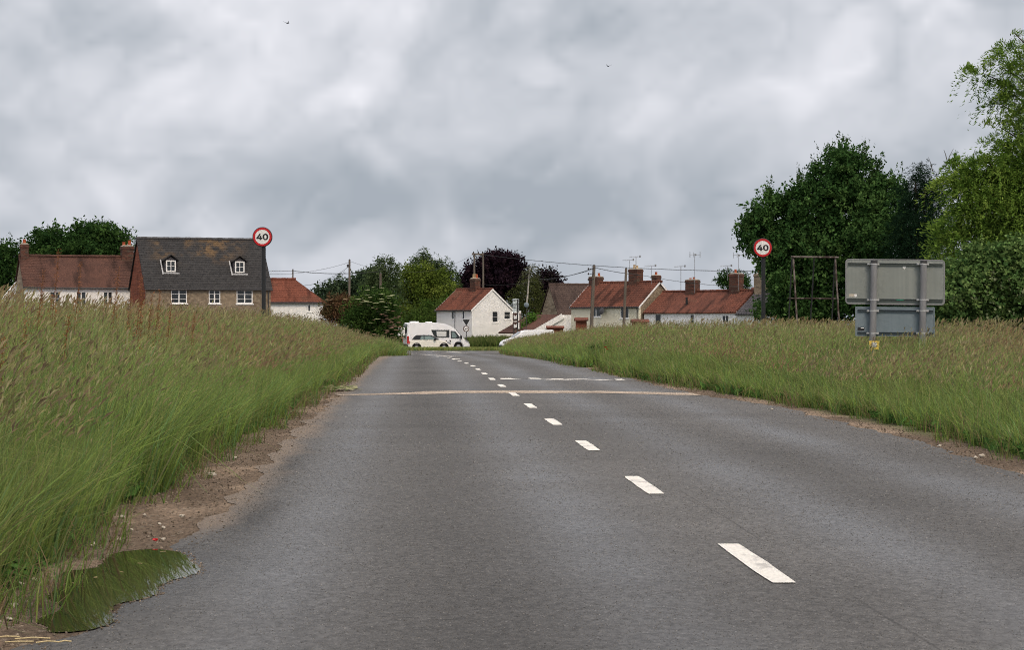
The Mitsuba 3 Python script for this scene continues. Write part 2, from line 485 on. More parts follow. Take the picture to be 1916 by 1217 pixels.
def soil_z(s, u):
    p = to_xyz(s, u)
    out = np.maximum(-1.62 - u, u - 5.75)
    calm = 1 - np.exp(-((s - 11.4) / 2.2) ** 4 - ((u + 1.5) / .62) ** 4)
    p[..., 2] += np.where((out > 0), 0.030 * (meshkit.fbm(np.stack([s * 1.3, u * 3, 0 * s], -1), 3) - 0.45) * np.clip(out * 4, 0, 1), 0) * calm - 0.004 + 0.0112 * (1 - calm) * sstep(-1.22, -1.45, u)
    return p


obj('ground', grid_mesh(S, U, soil_z), 'soil', smooth=True, kind='structure')

# road: a sheet with ragged edges
ed_l = PchipInterpolator([-60, 8, 12.2, 14.2, 20, 29, 40, 60, 100, 128, 140, 150], [-1.6, -1.6, -1.7, -1.36, -1.38, -1.47, -1.42, -1.45, -1.7, -2.0, -2.2, -4])
ed_r = PchipInterpolator([-60, 15, 19.5, 26, 37, 43, 60, 100, 140, 150], [5.2, 5.2, 5.25, 5.6, 5.72, 5.3, 5.15, 5.2, 5.7, 6.2])
SR = np.concatenate([np.arange(-20, 24, .1), np.arange(24, 60, .25), np.arange(60, 146.1, 1)])
K = np.linspace(0, 1, 15)


def rag(s, k):
    q = np.stack([s * 1.1, 0 * s, 0 * s + k], -1)
    return 0.34 * (meshkit.fbm(q, 4, 3 + k) - 0.5)


lo, hi = ed_l(SR) + rag(SR, 0), ed_r(SR) + rag(SR, 1)
uu = lo[:, None] + (hi - lo)[:, None] * K[None]
ss = np.repeat(SR[:, None], len(K), 1)
v = to_xyz(ss, uu)
v[..., 2] = zr(ss) + 0.004 + 0.018 * np.sin(np.pi * K)[None] ** 2
v[:, 0, 2] -= 0.003
v[:, -1, 2] -= 0.003
i, j = np.meshgrid(np.arange(len(SR) - 1), np.arange(len(K) - 1), indexing='ij')
a = (i * len(K) + j).ravel()
nK = len(K)
obj('road', (v.reshape(-1, 3), np.vstack([np.stack([a, a + 1, a + nK + 1], 1), np.stack([a, a + nK + 1, a + nK], 1)])), 'asphalt', smooth=True, kind='structure')


def road_z(s, u):
    k = np.clip((u - ed_l(s)) / (ed_r(s) - ed_l(s)), 0, 1)
    return zr(s) + 0.004 + 0.018 * np.sin(np.pi * k) ** 2


# the crossing road: a sheet that the grass verges overlap
mp = []
xs = np.linspace(-140, 140, 141)
y0 = 146.0 - 0.03 * xs
y1 = 186.0 - 0.16 * np.clip(xs, -60, 60)
rows = np.linspace(0, 1, 12)
yy = y0[:, None] + (y1 - y0)[:, None] * rows
xx = np.repeat(xs[:, None], len(rows), 1)
vm = np.stack([xx, yy, zr(yy) + 0.018], -1).reshape(-1, 3)
i, j = np.meshgrid(np.arange(len(xs) - 1), np.arange(len(rows) - 1), indexing='ij')
a = (i * len(rows) + j).ravel()
n_ = len(rows)
obj('crossing_road', (vm, np.vstack([np.stack([a, a + n_, a + n_ + 1], 1), np.stack([a, a + n_ + 1, a + 1], 1)])), 'asphalt', smooth=True, kind='structure')


def strip(pts_su, dz, thick=0.0):
    """A painted patch: polygon in road coordinates, fanned from its first point"""
    q = np.array(pts_su, float)
    z = (road_z(np.clip(q[:, 0], -50, 146), q[:, 1]) if q[:, 0].max() < 146 else zr(q[:, 0]) + 0.018) + dz
    p = to_xyz(q[:, 0], q[:, 1])
    p[:, 2] = z
    return p, np.array([[0, k, k + 1] for k in range(1, len(q) - 1)])


def ribbon(cs, cu, half, dz, along='s'):
    """A ribbon through road points; half widths in s (along='s') or in u"""
    cs, cu, half = np.asarray(cs, float), np.asarray(cu, float), np.broadcast_to(half, (len(cs),))
    a = (cs - half, cu) if along == 's' else (cs, cu - half)
    b = (cs + half, cu) if along == 's' else (cs, cu + half)
    rows = []
    for s_, u_ in (a, b):
        p = to_xyz(s_, u_)
        p[:, 2] = np.where(s_ < 146, road_z(np.clip(s_, -50, 146), u_), zr(s_) + 0.018) + dz
        rows.append(p)
    n = len(cs)
    f = [[k, k + 1, n + k + 1] for k in range(n - 1)] + [[k, n + k + 1, n + k] for k in range(n - 1)]
    return np.vstack(rows), np.array(f)


rng = np.random.default_rng(5)
for k in range(17):
    sc = 12.2 + 5.94 * k
    uc = 1.82 - 0.42 * sstep(70, 100, sc) - 0.5 * sstep(100, 112, sc)
    n = 9
    s_ = np.linspace(sc - 1.0, sc + 1.0, n)
    w = 0.066 + 0.0025 * rng.standard_normal(n)
    w[[0, -1]] *= 0.9
    obj(numbered('road__centre_dash'), ribbon(s_, uc + 0 * s_ + 0.0012 * rng.standard_normal(n), w, 0.006, 'u'), 'road_paint')
# trench reinstatement across the road
tu = np.linspace(-1.42, 5.25, 60)
t_k = (tu + 1.42) / 6.67
tc = 42.2 + 1.35 * np.sin(np.pi * np.clip(t_k * 0.95, 0, 1)) ** 0.8 + 0.15 * np.sin(tu * 2.1)
th = 0.78 * np.minimum(1, 0.25 + t_k * 3) * (1 + 0.1 * rng.standard_normal(60))
obj('road__tan_trench_patch', ribbon(tc, tu, th, 0.005), 'trench', label='pale tan repair strip running right across the road')
# worn white line across the far lane, brighter where the paint is left
wu = np.linspace(2.02, 4.95, 50)
wc = 54.0 - 0.5 * (wu - 2) / 3 + 0.28 * np.sin(wu * 5.2)
obj('road__faded_line', ribbon(wc, wu, 0.30 + 0.1 * np.sin(wu * 9), 0.005), 'faded_paint', label='worn wavy white line across the right lane')
for a0, a1 in ((2.02, 2.30), (2.72, 2.98), (3.22, 3.50), (4.72, 4.92)):
    q = np.linspace(a0, a1, 6)
    obj(numbered('road__line_remnant'), ribbon(54.1 - 0.5 * (q - 2) / 3 + 0.28 * np.sin(q * 5.2), q, 0.5, 0.009), 'road_paint')


def ground_at(px, py, lo_=100., hi_=230.):
    """Where the ray of a photo pixel meets the road surface's dip"""
    Y = np.linspace(lo_, hi_, 2601)
    z = CAM_H + (608.5 - py) / F * Y
    k = np.argmin(np.abs(z - zr(Y) - 0.018))
    return (px - 958) / F * Y[k], Y[k]


def line_px(key, x0p, y0p, x1p, y1p, w):
    A, B = np.array(ground_at(x0p, y0p)), np.array(ground_at(x1p, y1p))
    d = (B - A) / np.linalg.norm(B - A)
    nn = np.array([-d[1], d[0]]) * w / 2
    q = np.array([A - nn, B - nn, B + nn, A + nn])
    z = zr(q[:, 1]) + 0.018 + 0.010
    obj(numbered(key), (np.column_stack([q, z]), np.array([[0, 1, 2], [0, 2, 3]])), 'faded_paint')


for x0p, y0p, x1p, y1p, w in ((762, 662.0, 785, 662.3, 1.1), (795, 664.2, 819, 664.7, 1.1), (827, 666.3, 840, 667.0, 1.1)):
    line_px('road__give_way_line', x0p, y0p, x1p, y1p, w)
for x0p, y0p, x1p, y1p, w in ((790, 656.8, 802, 657.0, .9), (808, 657.6, 823, 658.0, .9), (842, 659.4, 868, 660.6, .9)):
    line_px('crossing_road__white_line', x0p, y0p, x1p, y1p, w)
for (ax, ay) in ((842, 669.5), (848, 672.5), (855, 676.0)):
    X_, Y_ = ground_at(ax, ay, 90, 150)
    obj(numbered('road__centre_dash'), (np.column_stack([np.array([[X_ - .02, Y_ - 1.2], [X_ + .14, Y_ - 1.2], [X_ + .10, Y_ + 1.2], [X_ - .06, Y_ + 1.2]]), zr(np.array([Y_ - 1.2, Y_ - 1.2, Y_ + 1.2, Y_ + 1.2])) + 0.032]), np.array([[0, 1, 2], [0, 2, 3]])), 'road_paint')

# ------------------------------------------------------------------ puddle
pud = np.array([(73, 1166), (86, 1180), (104, 1188), (136, 1187), (183, 1180), (209, 1171), (213, 1158), (209, 1144), (227, 1132), (261, 1126), (290, 1116), (300, 1101), (329, 1088), (365, 1078),
                (374, 1071), (360, 1054), (347, 1042), (321, 1034), (288, 1031), (256, 1033), (227, 1036), (203, 1046), (190, 1056), (165, 1068), (146, 1070), (120, 1093), (104, 1109), (86, 1122), (108, 1135), (115, 1145), (99, 1152)], float)
Yp = CAM_H * F / (pud[:, 1] - 608.5)
pw = np.column_stack([(pud[:, 0] - 958) / F * Yp, Yp])
from scipy.interpolate import splprep, splev
tck, _ = splprep(np.vstack([pw, pw[:1]]).T, s=0, per=True)
pc = np.array(splev(np.linspace(0, 1, 160, endpoint=False), tck)).T
pc += 0.006 * np.random.default_rng(8).standard_normal(pc.shape)
pp = Polygon(pc).buffer(0)
pp = max(getattr(pp, 'geoms', [pp]), key=lambda g: g.area)
k_ = thing('puddle', 'still brown rain puddle at the left road edge reflecting the verge grass', 'puddle')
pv, pf = trimesh.creation.triangulate_polygon(pp, engine='earcut')
obj(k_, (np.column_stack([pv, np.full(len(pv), 0.0088)]), pf), 'puddle_water')
labels[k_]['kind'] = 'thing'

# ------------------------------------------------------------------ gravel, stones, litter
def rock(r, seed, flat=0.6):
    g = np.random.default_rng(seed)
    m = trimesh.creation.icosphere(subdivisions=1, radius=1.0)
    v_ = np.array(m.vertices) * (1 + 0.25 * g.standard_normal((len(m.vertices), 1)))
    return v_ * np.array([r, r * (0.6 + 0.4 * g.random()), r * flat]), np.array(m.faces)


g = np.random.default_rng(21)
ico = trimesh.creation.icosphere(subdivisions=0, radius=1.0)
N = 4200
side = g.random(N) < 0.62
s_ = np.where(side, 9 + 46 * g.random(N) ** 1.6, 18 + 35 * g.random(N) ** 1.4)
ul = ue_l(s_) + (ed_l(s_) - ue_l(s_) + 0.15) * g.random(N)
ur = ed_r(s_) - 0.2 + (ue_r(s_) - ed_r(s_) + 0.2) * g.random(N)
u_ = np.where(side, ul, ur)
from shapely import contains_xy
_p = to_xyz(s_, u_)
ok_ = ~contains_xy(pp.buffer(.02), _p[:, 0], _p[:, 1])
s_, u_, side = s_[ok_], u_[ok_], side[ok_]
N = len(s_)
base = to_xyz(s_, u_)
r = 0.003 + 0.006 * g.random(N) ** 4 + 0.0001 * s_
# grit washed up along the puddle's rim
_i = g.integers(len(pc), size=900)
_q = pc[_i] + g.normal(0, 1, (900, 2)) * np.array([.018, .035])
_q = _q[~contains_xy(pp.buffer(-.012), _q[:, 0], _q[:, 1])]
base = np.vstack([base, np.column_stack([_q, np.full(len(_q), .004)])])
r = np.concatenate([r, .0025 + .004 * g.random(len(_q)) ** 2])
N = len(base)
vv = (np.array(ico.vertices)[None] * (1 + 0.3 * g.standard_normal((N, 12, 1)))) * r[:, None, None] + base[:, None]
vv[..., 2] += 0.002
ff = (np.array(ico.faces)[None] + 12 * np.arange(N)[:, None, None]).reshape(-1, 3)
tone = g.random((N, 1))
gc = np.array([0.09, 0.072, 0.055]) * (1 - tone ** 2) + np.array([0.27, 0.225, 0.18]) * tone ** 2
obj('gravel', (vv.reshape(-1, 3), ff), 'gravel_mix', color=np.repeat(gc, 12, 0), kind='stuff')
labels['gravel'].update(label='loose fine gravel on the bare earth along both road edges', category='gravel')

stones = [(26, 1106, .028), (25, 1140, .020), (68, 1092, .020), (176, 1022, .015), (172, 1025, .012), (224, 1015, .018), (228, 972, .018), (246, 996, .013), (306, 992, .014), (305, 1014, .014), (340, 970, .016), (396, 893, .030), (342, 891, .016), (440, 860, .02),
          (1838, 857, .028), (1758, 838, .022), (1826, 860, .02), (1444, 768, .022), (18, 1165, .015), (298, 985, .012), (270, 968, .012)]
ORD = 'first second third fourth fifth sixth seventh eighth ninth tenth eleventh twelfth thirteenth fourteenth fifteenth sixteenth seventeenth eighteenth nineteenth twentieth'.split()
stones.sort()
stones = [x for x in stones if x[0] == 26] + [x for x in stones if x[0] != 26]
for q, (px, py, r) in enumerate(stones):
    Y_ = CAM_H * F / (py - 608.5)
    X_ = (px - 958) / F * Y_
    k_ = thing('stone', f'small pale stone on the bare roadside earth, {ORD[q - 1]} such stone counted from the left', 'stone', 'pale stones on the road edges')
    obj(k_, shift(rock(r, 50 + q), (X_, Y_, float(ground_xy(X_, Y_)) + r * 0.4 + 0.008)), 'stone_pale', smooth=True)
labels['stone']['label'] = 'long white stone at the lower left edge beside the puddle'
rot_ = rock(.045, 50, .35)
obj('stone', shift((rot_[0] * np.array([1, .5, 1]), rot_[1]), (at(26, 1106, 11.17)[0], 11.17, float(ground_xy(at(26, 1106, 11.17)[0], 11.17)) + .03)), 'stone_pale', smooth=True)
del labels['stone']['group']
for q, (px, py, ln, a_) in enumerate([(60, 1206, .14, .1), (35, 1212, .11, -.1), (12, 1203, .10, .05), (88, 1213, .09, 0.2), (120, 1212, .05, .3)]):
    Y_ = CAM_H * F / (py - 608.5)
    X_ = (px - 958) / F * Y_
    z_ = float(ground_xy(X_, Y_)) + .02
    k_ = thing('straw', f'dry straw piece on the lower left mud, {ORD[[1, 2, 0, 3, 4][[60, 35, 12, 88, 120].index(px)] if False else sorted([60, 35, 12, 88, 120]).index(px)]} from the left', 'straw', 'straw pieces at the lower left corner')
    obj(k_, tube([[X_ - ln / 2, Y_, z_], [X_, Y_ + ln * a_, z_ + .004], [X_ + ln / 2, Y_ + .02, z_]], .0035, 5), 'straw')
Y_ = CAM_H * F / (1022 - 608.5)
X_ = (291 - 958) / F * Y_
k_ = thing('litter', 'small crumpled red scrap lying just beyond the puddle', 'litter')
obj(k_, shift(rock(.016, 77, .5), (X_, Y_, .035)), 'sign_red')
for q, (px, py, ln) in enumerate([(262, 1058, .028), (228, 1074, .020), (305, 1036, .030), (178, 1085, .018), (137, 1096, .022)]):
    Y_ = CAM_H * F / (py - 608.5)
    X_ = (px - 958) / F * Y_
    k_ = thing('floating_straw', f'tiny pale straw bit floating on the puddle, {ORD[sorted([262, 228, 305, 178, 137]).index(px)]} from the left', 'straw', 'straw bits on the puddle')
    obj(k_, tube([[X_ - ln / 2, Y_, .0100], [X_ + ln / 2, Y_ + .01 * (q - 2), .0105]], .0012, 5), 'straw')
# leafy debris at the end of the trench
k_ = thing('wilted_leaves', 'pale wilted leafy stems dropped at the left end of the tan repair strip', 'leaves')
g = np.random.default_rng(3)
ps = []
for q in range(34):
    c = np.array([at(640, 733, 45)[0] + g.normal(0, .12), 45.2 + g.normal(0, .5), .03 + .06 * g.random()])
    d = g.normal(0, 1, 3) * np.array([.12, .1, .04])
    e = np.cross(d, [0, 0, 1]) * .35
    ps.append((np.array([c - d, c + e, c + d, c - e]), np.array([[0, 1, 2], [0, 2, 3]])))
v_, f_ = cat_(ps)
obj(k_, (v_, f_), 'grass_blade', color=np.repeat(np.where(g.random((34, 1)) < .5, np.array([[.42, .42, .24]]), np.array([[.16, .2, .09]])), 4, 0))


# ------------------------------------------------------------------ houses
def tile_sheet(L, SL, pitch=.25, amp=.022, course=.34, step=.03, seed=0, sag=0.0, tri=None):
    """Tile courses as one sheet: local x along the eaves, y up the slope, z out of the slope."""
    g = np.random.default_rng(seed)
    nx = max(2, int(L / pitch * 4))
    xs = np.linspace(0, L, nx + 1)
    nc = max(1, int(round(SL / course)))
    c = SL / nc
    rows_y, rows_h = [], []
    for k in range(nc):
        rows_y += [k * c, (k + 1) * c - 1e-3]
        rows_h += [step, 0.0]
    Yy, H = np.array(rows_y), np.array(rows_h)
    jit = np.repeat(g.normal(0, .006, (nc, nx + 1)), 2, 0)
    xx = np.repeat(xs[None], len(Yy), 0)
    yy = np.repeat(Yy[:, None], nx + 1, 1)
    zz = H[:, None] + amp * np.sin(2 * np.pi * xx / pitch) + jit + sag * (np.cos(2 * np.pi * xx / L) - 1) * .5
    v = np.stack([xx, yy, zz], -1).reshape(-1, 3)
    i, j = np.meshgrid(np.arange(len(Yy) - 1), np.arange(nx), indexing='ij')
    a = (i * (nx + 1) + j).ravel()
    return v, np.vstack([np.stack([a, a + 1, a + nx + 2], 1), np.stack([a, a + nx + 2, a + nx + 1], 1)])


def face_map(h, face):
    L, W = h['L'], h['W']
    if face == 'front':
        return lambda p: np.stack([p[:, 0], p[:, 1], p[:, 2]], 1)
    if face == 'right':
        return lambda p: np.stack([L - p[:, 1], p[:, 0], p[:, 2]], 1)
    return lambda p: np.stack([p[:, 1], W - p[:, 0], p[:, 2]], 1)


def window(h, face, u0, u1, z0, z1, mull=1, bars=0, mat_='white_gloss', blind=False, fw=.075):
    fm = face_map(h, face)
    B = lambda *a: (fm(box(*a)[0]), box(*a)[1])
    ps = [B(u0, u1, .03, .12, z1 - fw, z1), B(u0, u1, .03, .12, z0, z0 + fw), B(u0, u0 + fw, .032, .118, z0 + fw, z1 - fw), B(u1 - fw, u1, .032, .118, z0 + fw, z1 - fw)]
    for k in range(mull):
        c = u0 + (u1 - u0) * (k + 1) / (mull + 1)
        ps.append(B(c - fw * .62, c + fw * .62, .034, .116, z0 + fw, z1 - fw))
    for k in range(bars):
        c = z0 + (z1 - z0) * (k + 1) / (bars + 1)
        ps.append(B(u0 + fw, u1 - fw, .05, .11, c - .018, c + .018))
    key = numbered(h['key'] + '__window')
    obj(key, ps, mat_, M=h['M'])
    obj(key + '__pane', B(u0 + fw * .5, u1 - fw * .5, .085, .095, z0 + fw * .5, z1 - fw * .5), 'pale_blind' if blind else 'window_glass', M=h['M'])
    obj(key + '__sill', B(u0 - .08, u1 + .08, -.07, .05, z0 - .09, z0 - .002), mat_, M=h['M'])
    return key


def house(name, label, pos, a, L, W, he, hr, wallm, roofm, front=(), right=(), left=(), z0=-1.2, over=.12, eave=.18, tile=None, gable_l=None, gable_r=None, barge=None, gutter=True, ridge=None, cat='house', hip_r=0.0, group=None, sag=0.0, downpipes=()):
    key = thing(name, label, cat, group)
    h = dict(key=key, L=L, W=W, he=he, hr=hr, M=frame((pos[0], pos[1], 0.0), a))
    M = h['M']
    t = .22

    def holes(poly, wins):
        for w in wins:
            poly = poly.difference(sbox(w[0], w[2], w[1], w[3]))
        return poly
    fr = ext(holes(sbox(0, z0, L, he), front), 0, t, 'y')
    walls = [fr, box(0, L, W - t, W, z0, he)]
    tri = Polygon([(t, z0), (W - t, z0), (W - t, he), (W / 2, hr - .12), (t, he)])

    def gable(wins):
        return ext(holes(tri, wins), 0, t, 'z')
    fmR, fmL = face_map(h, 'right'), face_map(h, 'left')

    def as_face(m, fm):
        v, f = m
        return fm(np.stack([v[:, 0], v[:, 2], v[:, 1]], 1)), f
    gl = as_face(gable(left), fmL)
    gr = as_face(gable(right), fmR) if not hip_r else box(L - t, L, t, W - t, z0, he)
    if gable_l:
        part(key, 'gable_wall', gl, gable_l, M=M)
    else:
        walls.append(gl)
    if gable_r:
        part(key, 'gable_wall', gr, gable_r, M=M)
    else:
        walls.append(gr)
    part(key, 'wall', walls, wallm, M=M)
    # roof: two slabs, tile courses on top, ridge tiles
    rise, run = hr - he, W / 2
    sl = math.hypot(rise, run)
    cs, sn = run / sl, rise / sl
    slabs = []
    tiles_ = []
    tp = tile or dict(pitch=.36, amp=.045, course=.36, step=.035)
    for sgn in (1, -1):
        y_ = lambda d: d if sgn == 1 else W - d
        e0y, e0z = -eave * cs, he - eave * sn
        top_r = L + over - (hip_r if hip_r else 0)
        x1e = L + over
        P_ = []
        for x_, yy, zz in ((-over, e0y, e0z), (-over, e0y, e0z - .1), (-over, run, hr), (-over, run, hr - .1)):
            P_.append((x_, y_(yy), zz))
        for x_, yy, zz in ((x1e, e0y, e0z), (x1e, e0y, e0z - .1), (top_r, run, hr), (top_r, run, hr - .1)):
            P_.append((x_, y_(yy), zz))
        slabs.append(hexa(P_))
        v, f = tile_sheet(L + 2 * over, sl + eave, seed=len(key), sag=sag, **tp)
        v = v.copy()
        if hip_r:
            q = v[:, 1] / (sl + eave)
            lim = (L + 2 * over) - hip_r * q
            v[:, 0] = np.minimum(v[:, 0], lim)
        w = np.stack([v[:, 0] - over, y_(e0y + v[:, 1] * cs - (v[:, 2] + .035) * sn), e0z + v[:, 1] * sn + (v[:, 2] + .035) * cs], 1)
        tiles_.append((w, f if sgn == 1 else f[:, ::-1]))
    if hip_r:
        q = np.array([(L + over + .1, -eave * cs, he - eave * sn), (L + over + .1, W + eave * cs, he - eave * sn), (L + over - hip_r, run, hr + .06)])
        slabs.append((np.vstack([q, q - [0.15, 0, .05]]), np.array([[0, 1, 2], [3, 5, 4], [0, 2, 5], [0, 5, 3], [1, 4, 5], [1, 5, 2], [0, 3, 4], [0, 4, 1]])))
    rk = part(key, 'roof', slabs, roofm, M=M)
    obj(rk + '__tile_courses', tiles_, roofm, smooth=40, M=M, kind='stuff')
    rx = np.arange(-over, L + over - hip_r - .05, .45)
    rt = [tube([[x_, run, hr + .05 + .012 * (k % 2)], [x_ + .44, run, hr + .05 + .012 * (k % 2)]], .13, 8) for k, x_ in enumerate(rx)]
    obj(rk + '__ridge_tiles', rt, ridge or roofm, smooth=40, M=M, kind='stuff')
    if barge:
        for x_, nm in ((-over - .04, 'l'), (L + over, 'r')):
            if nm == 'r' and hip_r:
                continue
            bb = []
            for sgn in (1, -1):
                y_ = lambda d: d if sgn == 1 else W - d
                e0y, e0z = -(eave + .05) * cs, he - (eave + .05) * sn
                bb.append(hexa([(xx, y_(yy), zz) for xx in (x_, x_ + .04) for yy, zz in ((e0y, e0z - .16), (e0y, e0z + .06), (run, hr - .16), (run, hr + .06))]))
            part(key, 'bargeboard', bb, barge, M=M)
    if gutter:
        part(key, 'gutter', tube([[-over, -eave * cs - .07, he - eave * sn - .06], [L + over, -eave * cs - .07, he - eave * sn - .06]], .065, 8), 'dark_grey', smooth=40, M=M)
    for x_ in downpipes:
        part(key, 'downpipe', tube([[x_, -eave * cs - .05, he - eave * sn - .1], [x_, -.06, he - .45], [x_, -.06, z0]], .045, 8), 'dark_grey', smooth=40, M=M)
    for w in front:
        window(h, 'front', *w)
    for w in right:
        window(h, 'right', *w)
    for w in left:
        window(h, 'left', *w)
    return h


def chimney(h, x, y, wx, wy, zb, zt, pots=(), m='stack_brick', flash=True):
    M = h['M']
    k = numbered(h['key'] + '__chimney')
    hh = zt - zb
    obj(k, [box(x - wx / 2, x + wx / 2, y - wy / 2, y + wy / 2, zb, zt - .28), box(x - wx / 2 - .05, x + wx / 2 + .05, y - wy / 2 - .05, y + wy / 2 + .05, zt - .28, zt - .14),
            box(x - wx / 2 - .02, x + wx / 2 + .02, y - wy / 2 - .02, y + wy / 2 + .02, zt - .14, zt)], m, M=M)
    obj(k + '__mortar_cap', hexa([(x + sx * (wx / 2 + .01) * (1 - .3 * q), y + sy * (wy / 2 + .01) * (1 - .3 * q), zt - .001 + .09 * q) for sx in (-1, 1) for sy in (-1, 1) for q in (0, 1)]), 'mortar', M=M)
    if flash:
        obj(k + '__flashing', box(x - wx / 2 - .025, x + wx / 2 + .025, y - wy / 2 - .06, y - wy / 2 + .05, h['hr'] - .75 * wy - .18, h['hr'] - .75 * wy + .12), 'lead', M=M)
    for dx, ph, pm in pots:
        obj(numbered(k + '__pot'), shift(lathe([(.0, .04), (.15, .04), (.135, ph * .3), (.11, ph * .85), (.14, ph * .88), (.14, ph), (.09, ph), (.08, ph * .8), (0, ph * .8)], 14), (x + dx, y, zt)), pm, smooth=40, M=M)
    return k


def Z(py, Y):
    return CAM_H + (608.5 - py) / F * Y


d20 = math.radians(20)
# brown-roofed cottage, far left
pA = at(46, 533, 189)
hA = house('brown_roofed_cottage', 'low white cottage with long brown tiled roof and brick chimney at each end', pA, d20, 9.55, 5.4, Z(535, 189), Z(479, 190), 'white_render', 'old_tile',
           front=[(2.05, 2.95, 2.9, 4.1, 1, 1), (4.25, 5.1, 2.9, 4.1, 1, 1), (6.5, 7.3, 2.9, 4.1, 1, 1)], tile=dict(pitch=.22, amp=.004, course=.20, step=.022), gable_l='rubble', sag=.10, downpipes=(9.3,))
chimney(hA, .35, 2.7, .62, .8, 5.5, Z(456, 190), [(0, .42, 'clay_pot')])
chimney(hA, 9.0, 2.7, 1.0, .8, 5.5, Z(459, 192), [(-.28, .35, 'clay_pot'), (.2, .5, 'clay_pot')])
kA = hA['key']
part(kA, 'lean_to', hexa([(x_, y_, z_) for x_, y_, z_ in ((-1.35, 4.6, -1), (-1.35, 4.6, 3.3), (-1.35, 5.4, -1), (-1.35, 5.4, 3.3), (-.02, 4.6, -1), (-.02, 4.6, 5.0), (-.02, 5.4, -1), (-.02, 5.4, 5.0))]), 'white_render', M=hA['M'])

# dark-roofed house
pB = at(273, 537, 184)
LB = 10.3
hB = house('dark_roofed_house', 'tall stone house with steep dark tiled roof, brick gable and two dormers', pB, d20, LB, 7.0, Z(537, 184), Z(446, 186), 'rubble', 'slate',
           front=[(2.05, 3.35, 3.05, 4.18, 1, 2), (5.15, 6.1, 3.05, 4.18, 1, 2), (7.45, 8.8, 3.05, 4.18, 1, 2)], tile=dict(pitch=.30, amp=.003, course=.26, step=.022), gable_l='brick', ridge='dark_grey', downpipes=(LB - .2,))


def dormer(h, xc, w, zb, zt):
    M = h['M']
    run = h['W'] / 2
    rise = h['hr'] - h['he']
    yz = lambda z: (z - h['he']) / rise * run
    yf = yz(zb) - .05
    k = numbered(h['key'] + '__dormer')
    ap = zt + .42
    wall = [hexa([(x_, y_, z_) for x_, (y_, z_) in ((xa, q) for xa in (xc - w / 2 - .10 + (0 if s_ < 0 else w + .14), xc - w / 2 - .04 + (0 if s_ < 0 else w + .14)) for q in ((yf + .1, zb - .1), (yf + .1, zt), (yz(zb - .1) + .06, zb - .1), (yz(zt) + .06, zt)))]) for s_ in (-1, 1)]
    wall.append(ext([(xc - w / 2 - .1, zt + .001), (xc + w / 2 + .1, zt + .001), (xc, ap - .12)], yf + .02, yf + .1, 'y'))
    obj(k, wall, 'black_tile', M=M)
    sl = []
    for s_ in (-1, 1):
        xe = xc + s_ * (w / 2 + .24)
        q = []
        for x_, z_ in ((xe, zt - .06), (xc, ap)):
            for y_ in (yf - .14, yz(z_) + .12):
                for dz in (0, .09):
                    q.append((x_, y_, z_ + dz))
        sl.append(hexa(q))
    obj(k + '__roof', sl, 'slate', M=M)
    fw = .10
    F_ = [box(xc - w / 2, xc + w / 2, yf, yf + .08, zt - fw, zt), box(xc - w / 2, xc + w / 2, yf, yf + .08, zb, zb + fw), box(xc - w / 2, xc - w / 2 + fw, yf + .002, yf + .078, zb + fw, zt - fw), box(xc + w / 2 - fw, xc + w / 2, yf + .002, yf + .078, zb + fw, zt - fw),
          box(xc - .025, xc + .025, yf + .004, yf + .076, zb + fw, zt - fw), box(xc - w / 2 + fw, xc + w / 2 - fw, yf + .01, yf + .07, (zb + zt) / 2 - .02, (zb + zt) / 2 + .02)]
    obj(k + '__window_frame', F_, 'white_gloss', M=M)
    obj(k + '__pane', box(xc - w / 2 + .05, xc + w / 2 - .05, yf + .05, yf + .06, zb + .05, zt - .05), 'window_glass', M=M)
    obj(k + '__flashing', [box(xc - w / 2 - .3, xc + w / 2 + .25, yf - .16, yf - .10, zb - .2, zb - .06),
                           hexa([(x_, y_, z_) for x_ in (xc - w / 2 - .34, xc - w / 2 - .24) for y_, z_ in ((yz(zb - .2) - .16, zb - .2), (yz(zb - .2) - .08, zb - .1), (yz(zt) - .16, zt - .05), (yz(zt) - .08, zt + .05))])], 'lead', M=M)


dormer(hB, 2.25, .82, Z(508.5, 185), Z(487, 185))
dormer(hB, 7.95, .80, Z(510.5, 187), Z(489, 187))

# red hipped building
a10 = math.radians(10)
pC = at(486, 562, 208)
hC = house('red_roofed_bungalow', 'low white building with bright red hipped tile roof behind the left speed sign', pC, a10, 5.85, 4.6, Z(563.5, 208), Z(523.5, 210), 'white_render', 'bright_tile',
           front=[(4.35, 4.65, 2.5, 3.2, 0, 0)], tile=dict(pitch=.25, amp=.008, course=.25, step=.02), hip_r=2.6)
part(hC['key'], 'gable_roof', hexa([(x_, y_, z_) for x_, y_, z_ in ((-.4, 3.4, 4.0), (-.4, 3.4, 4.2), (-.4, 5.2, 5.2), (-.4, 5.2, 5.8), (.3, 3.4, 5.5), (.3, 3.4, 5.92), (1.6, 5.2, 5.0), (1.6, 5.2, 5.4))]), 'bright_tile', M=hC['M'])

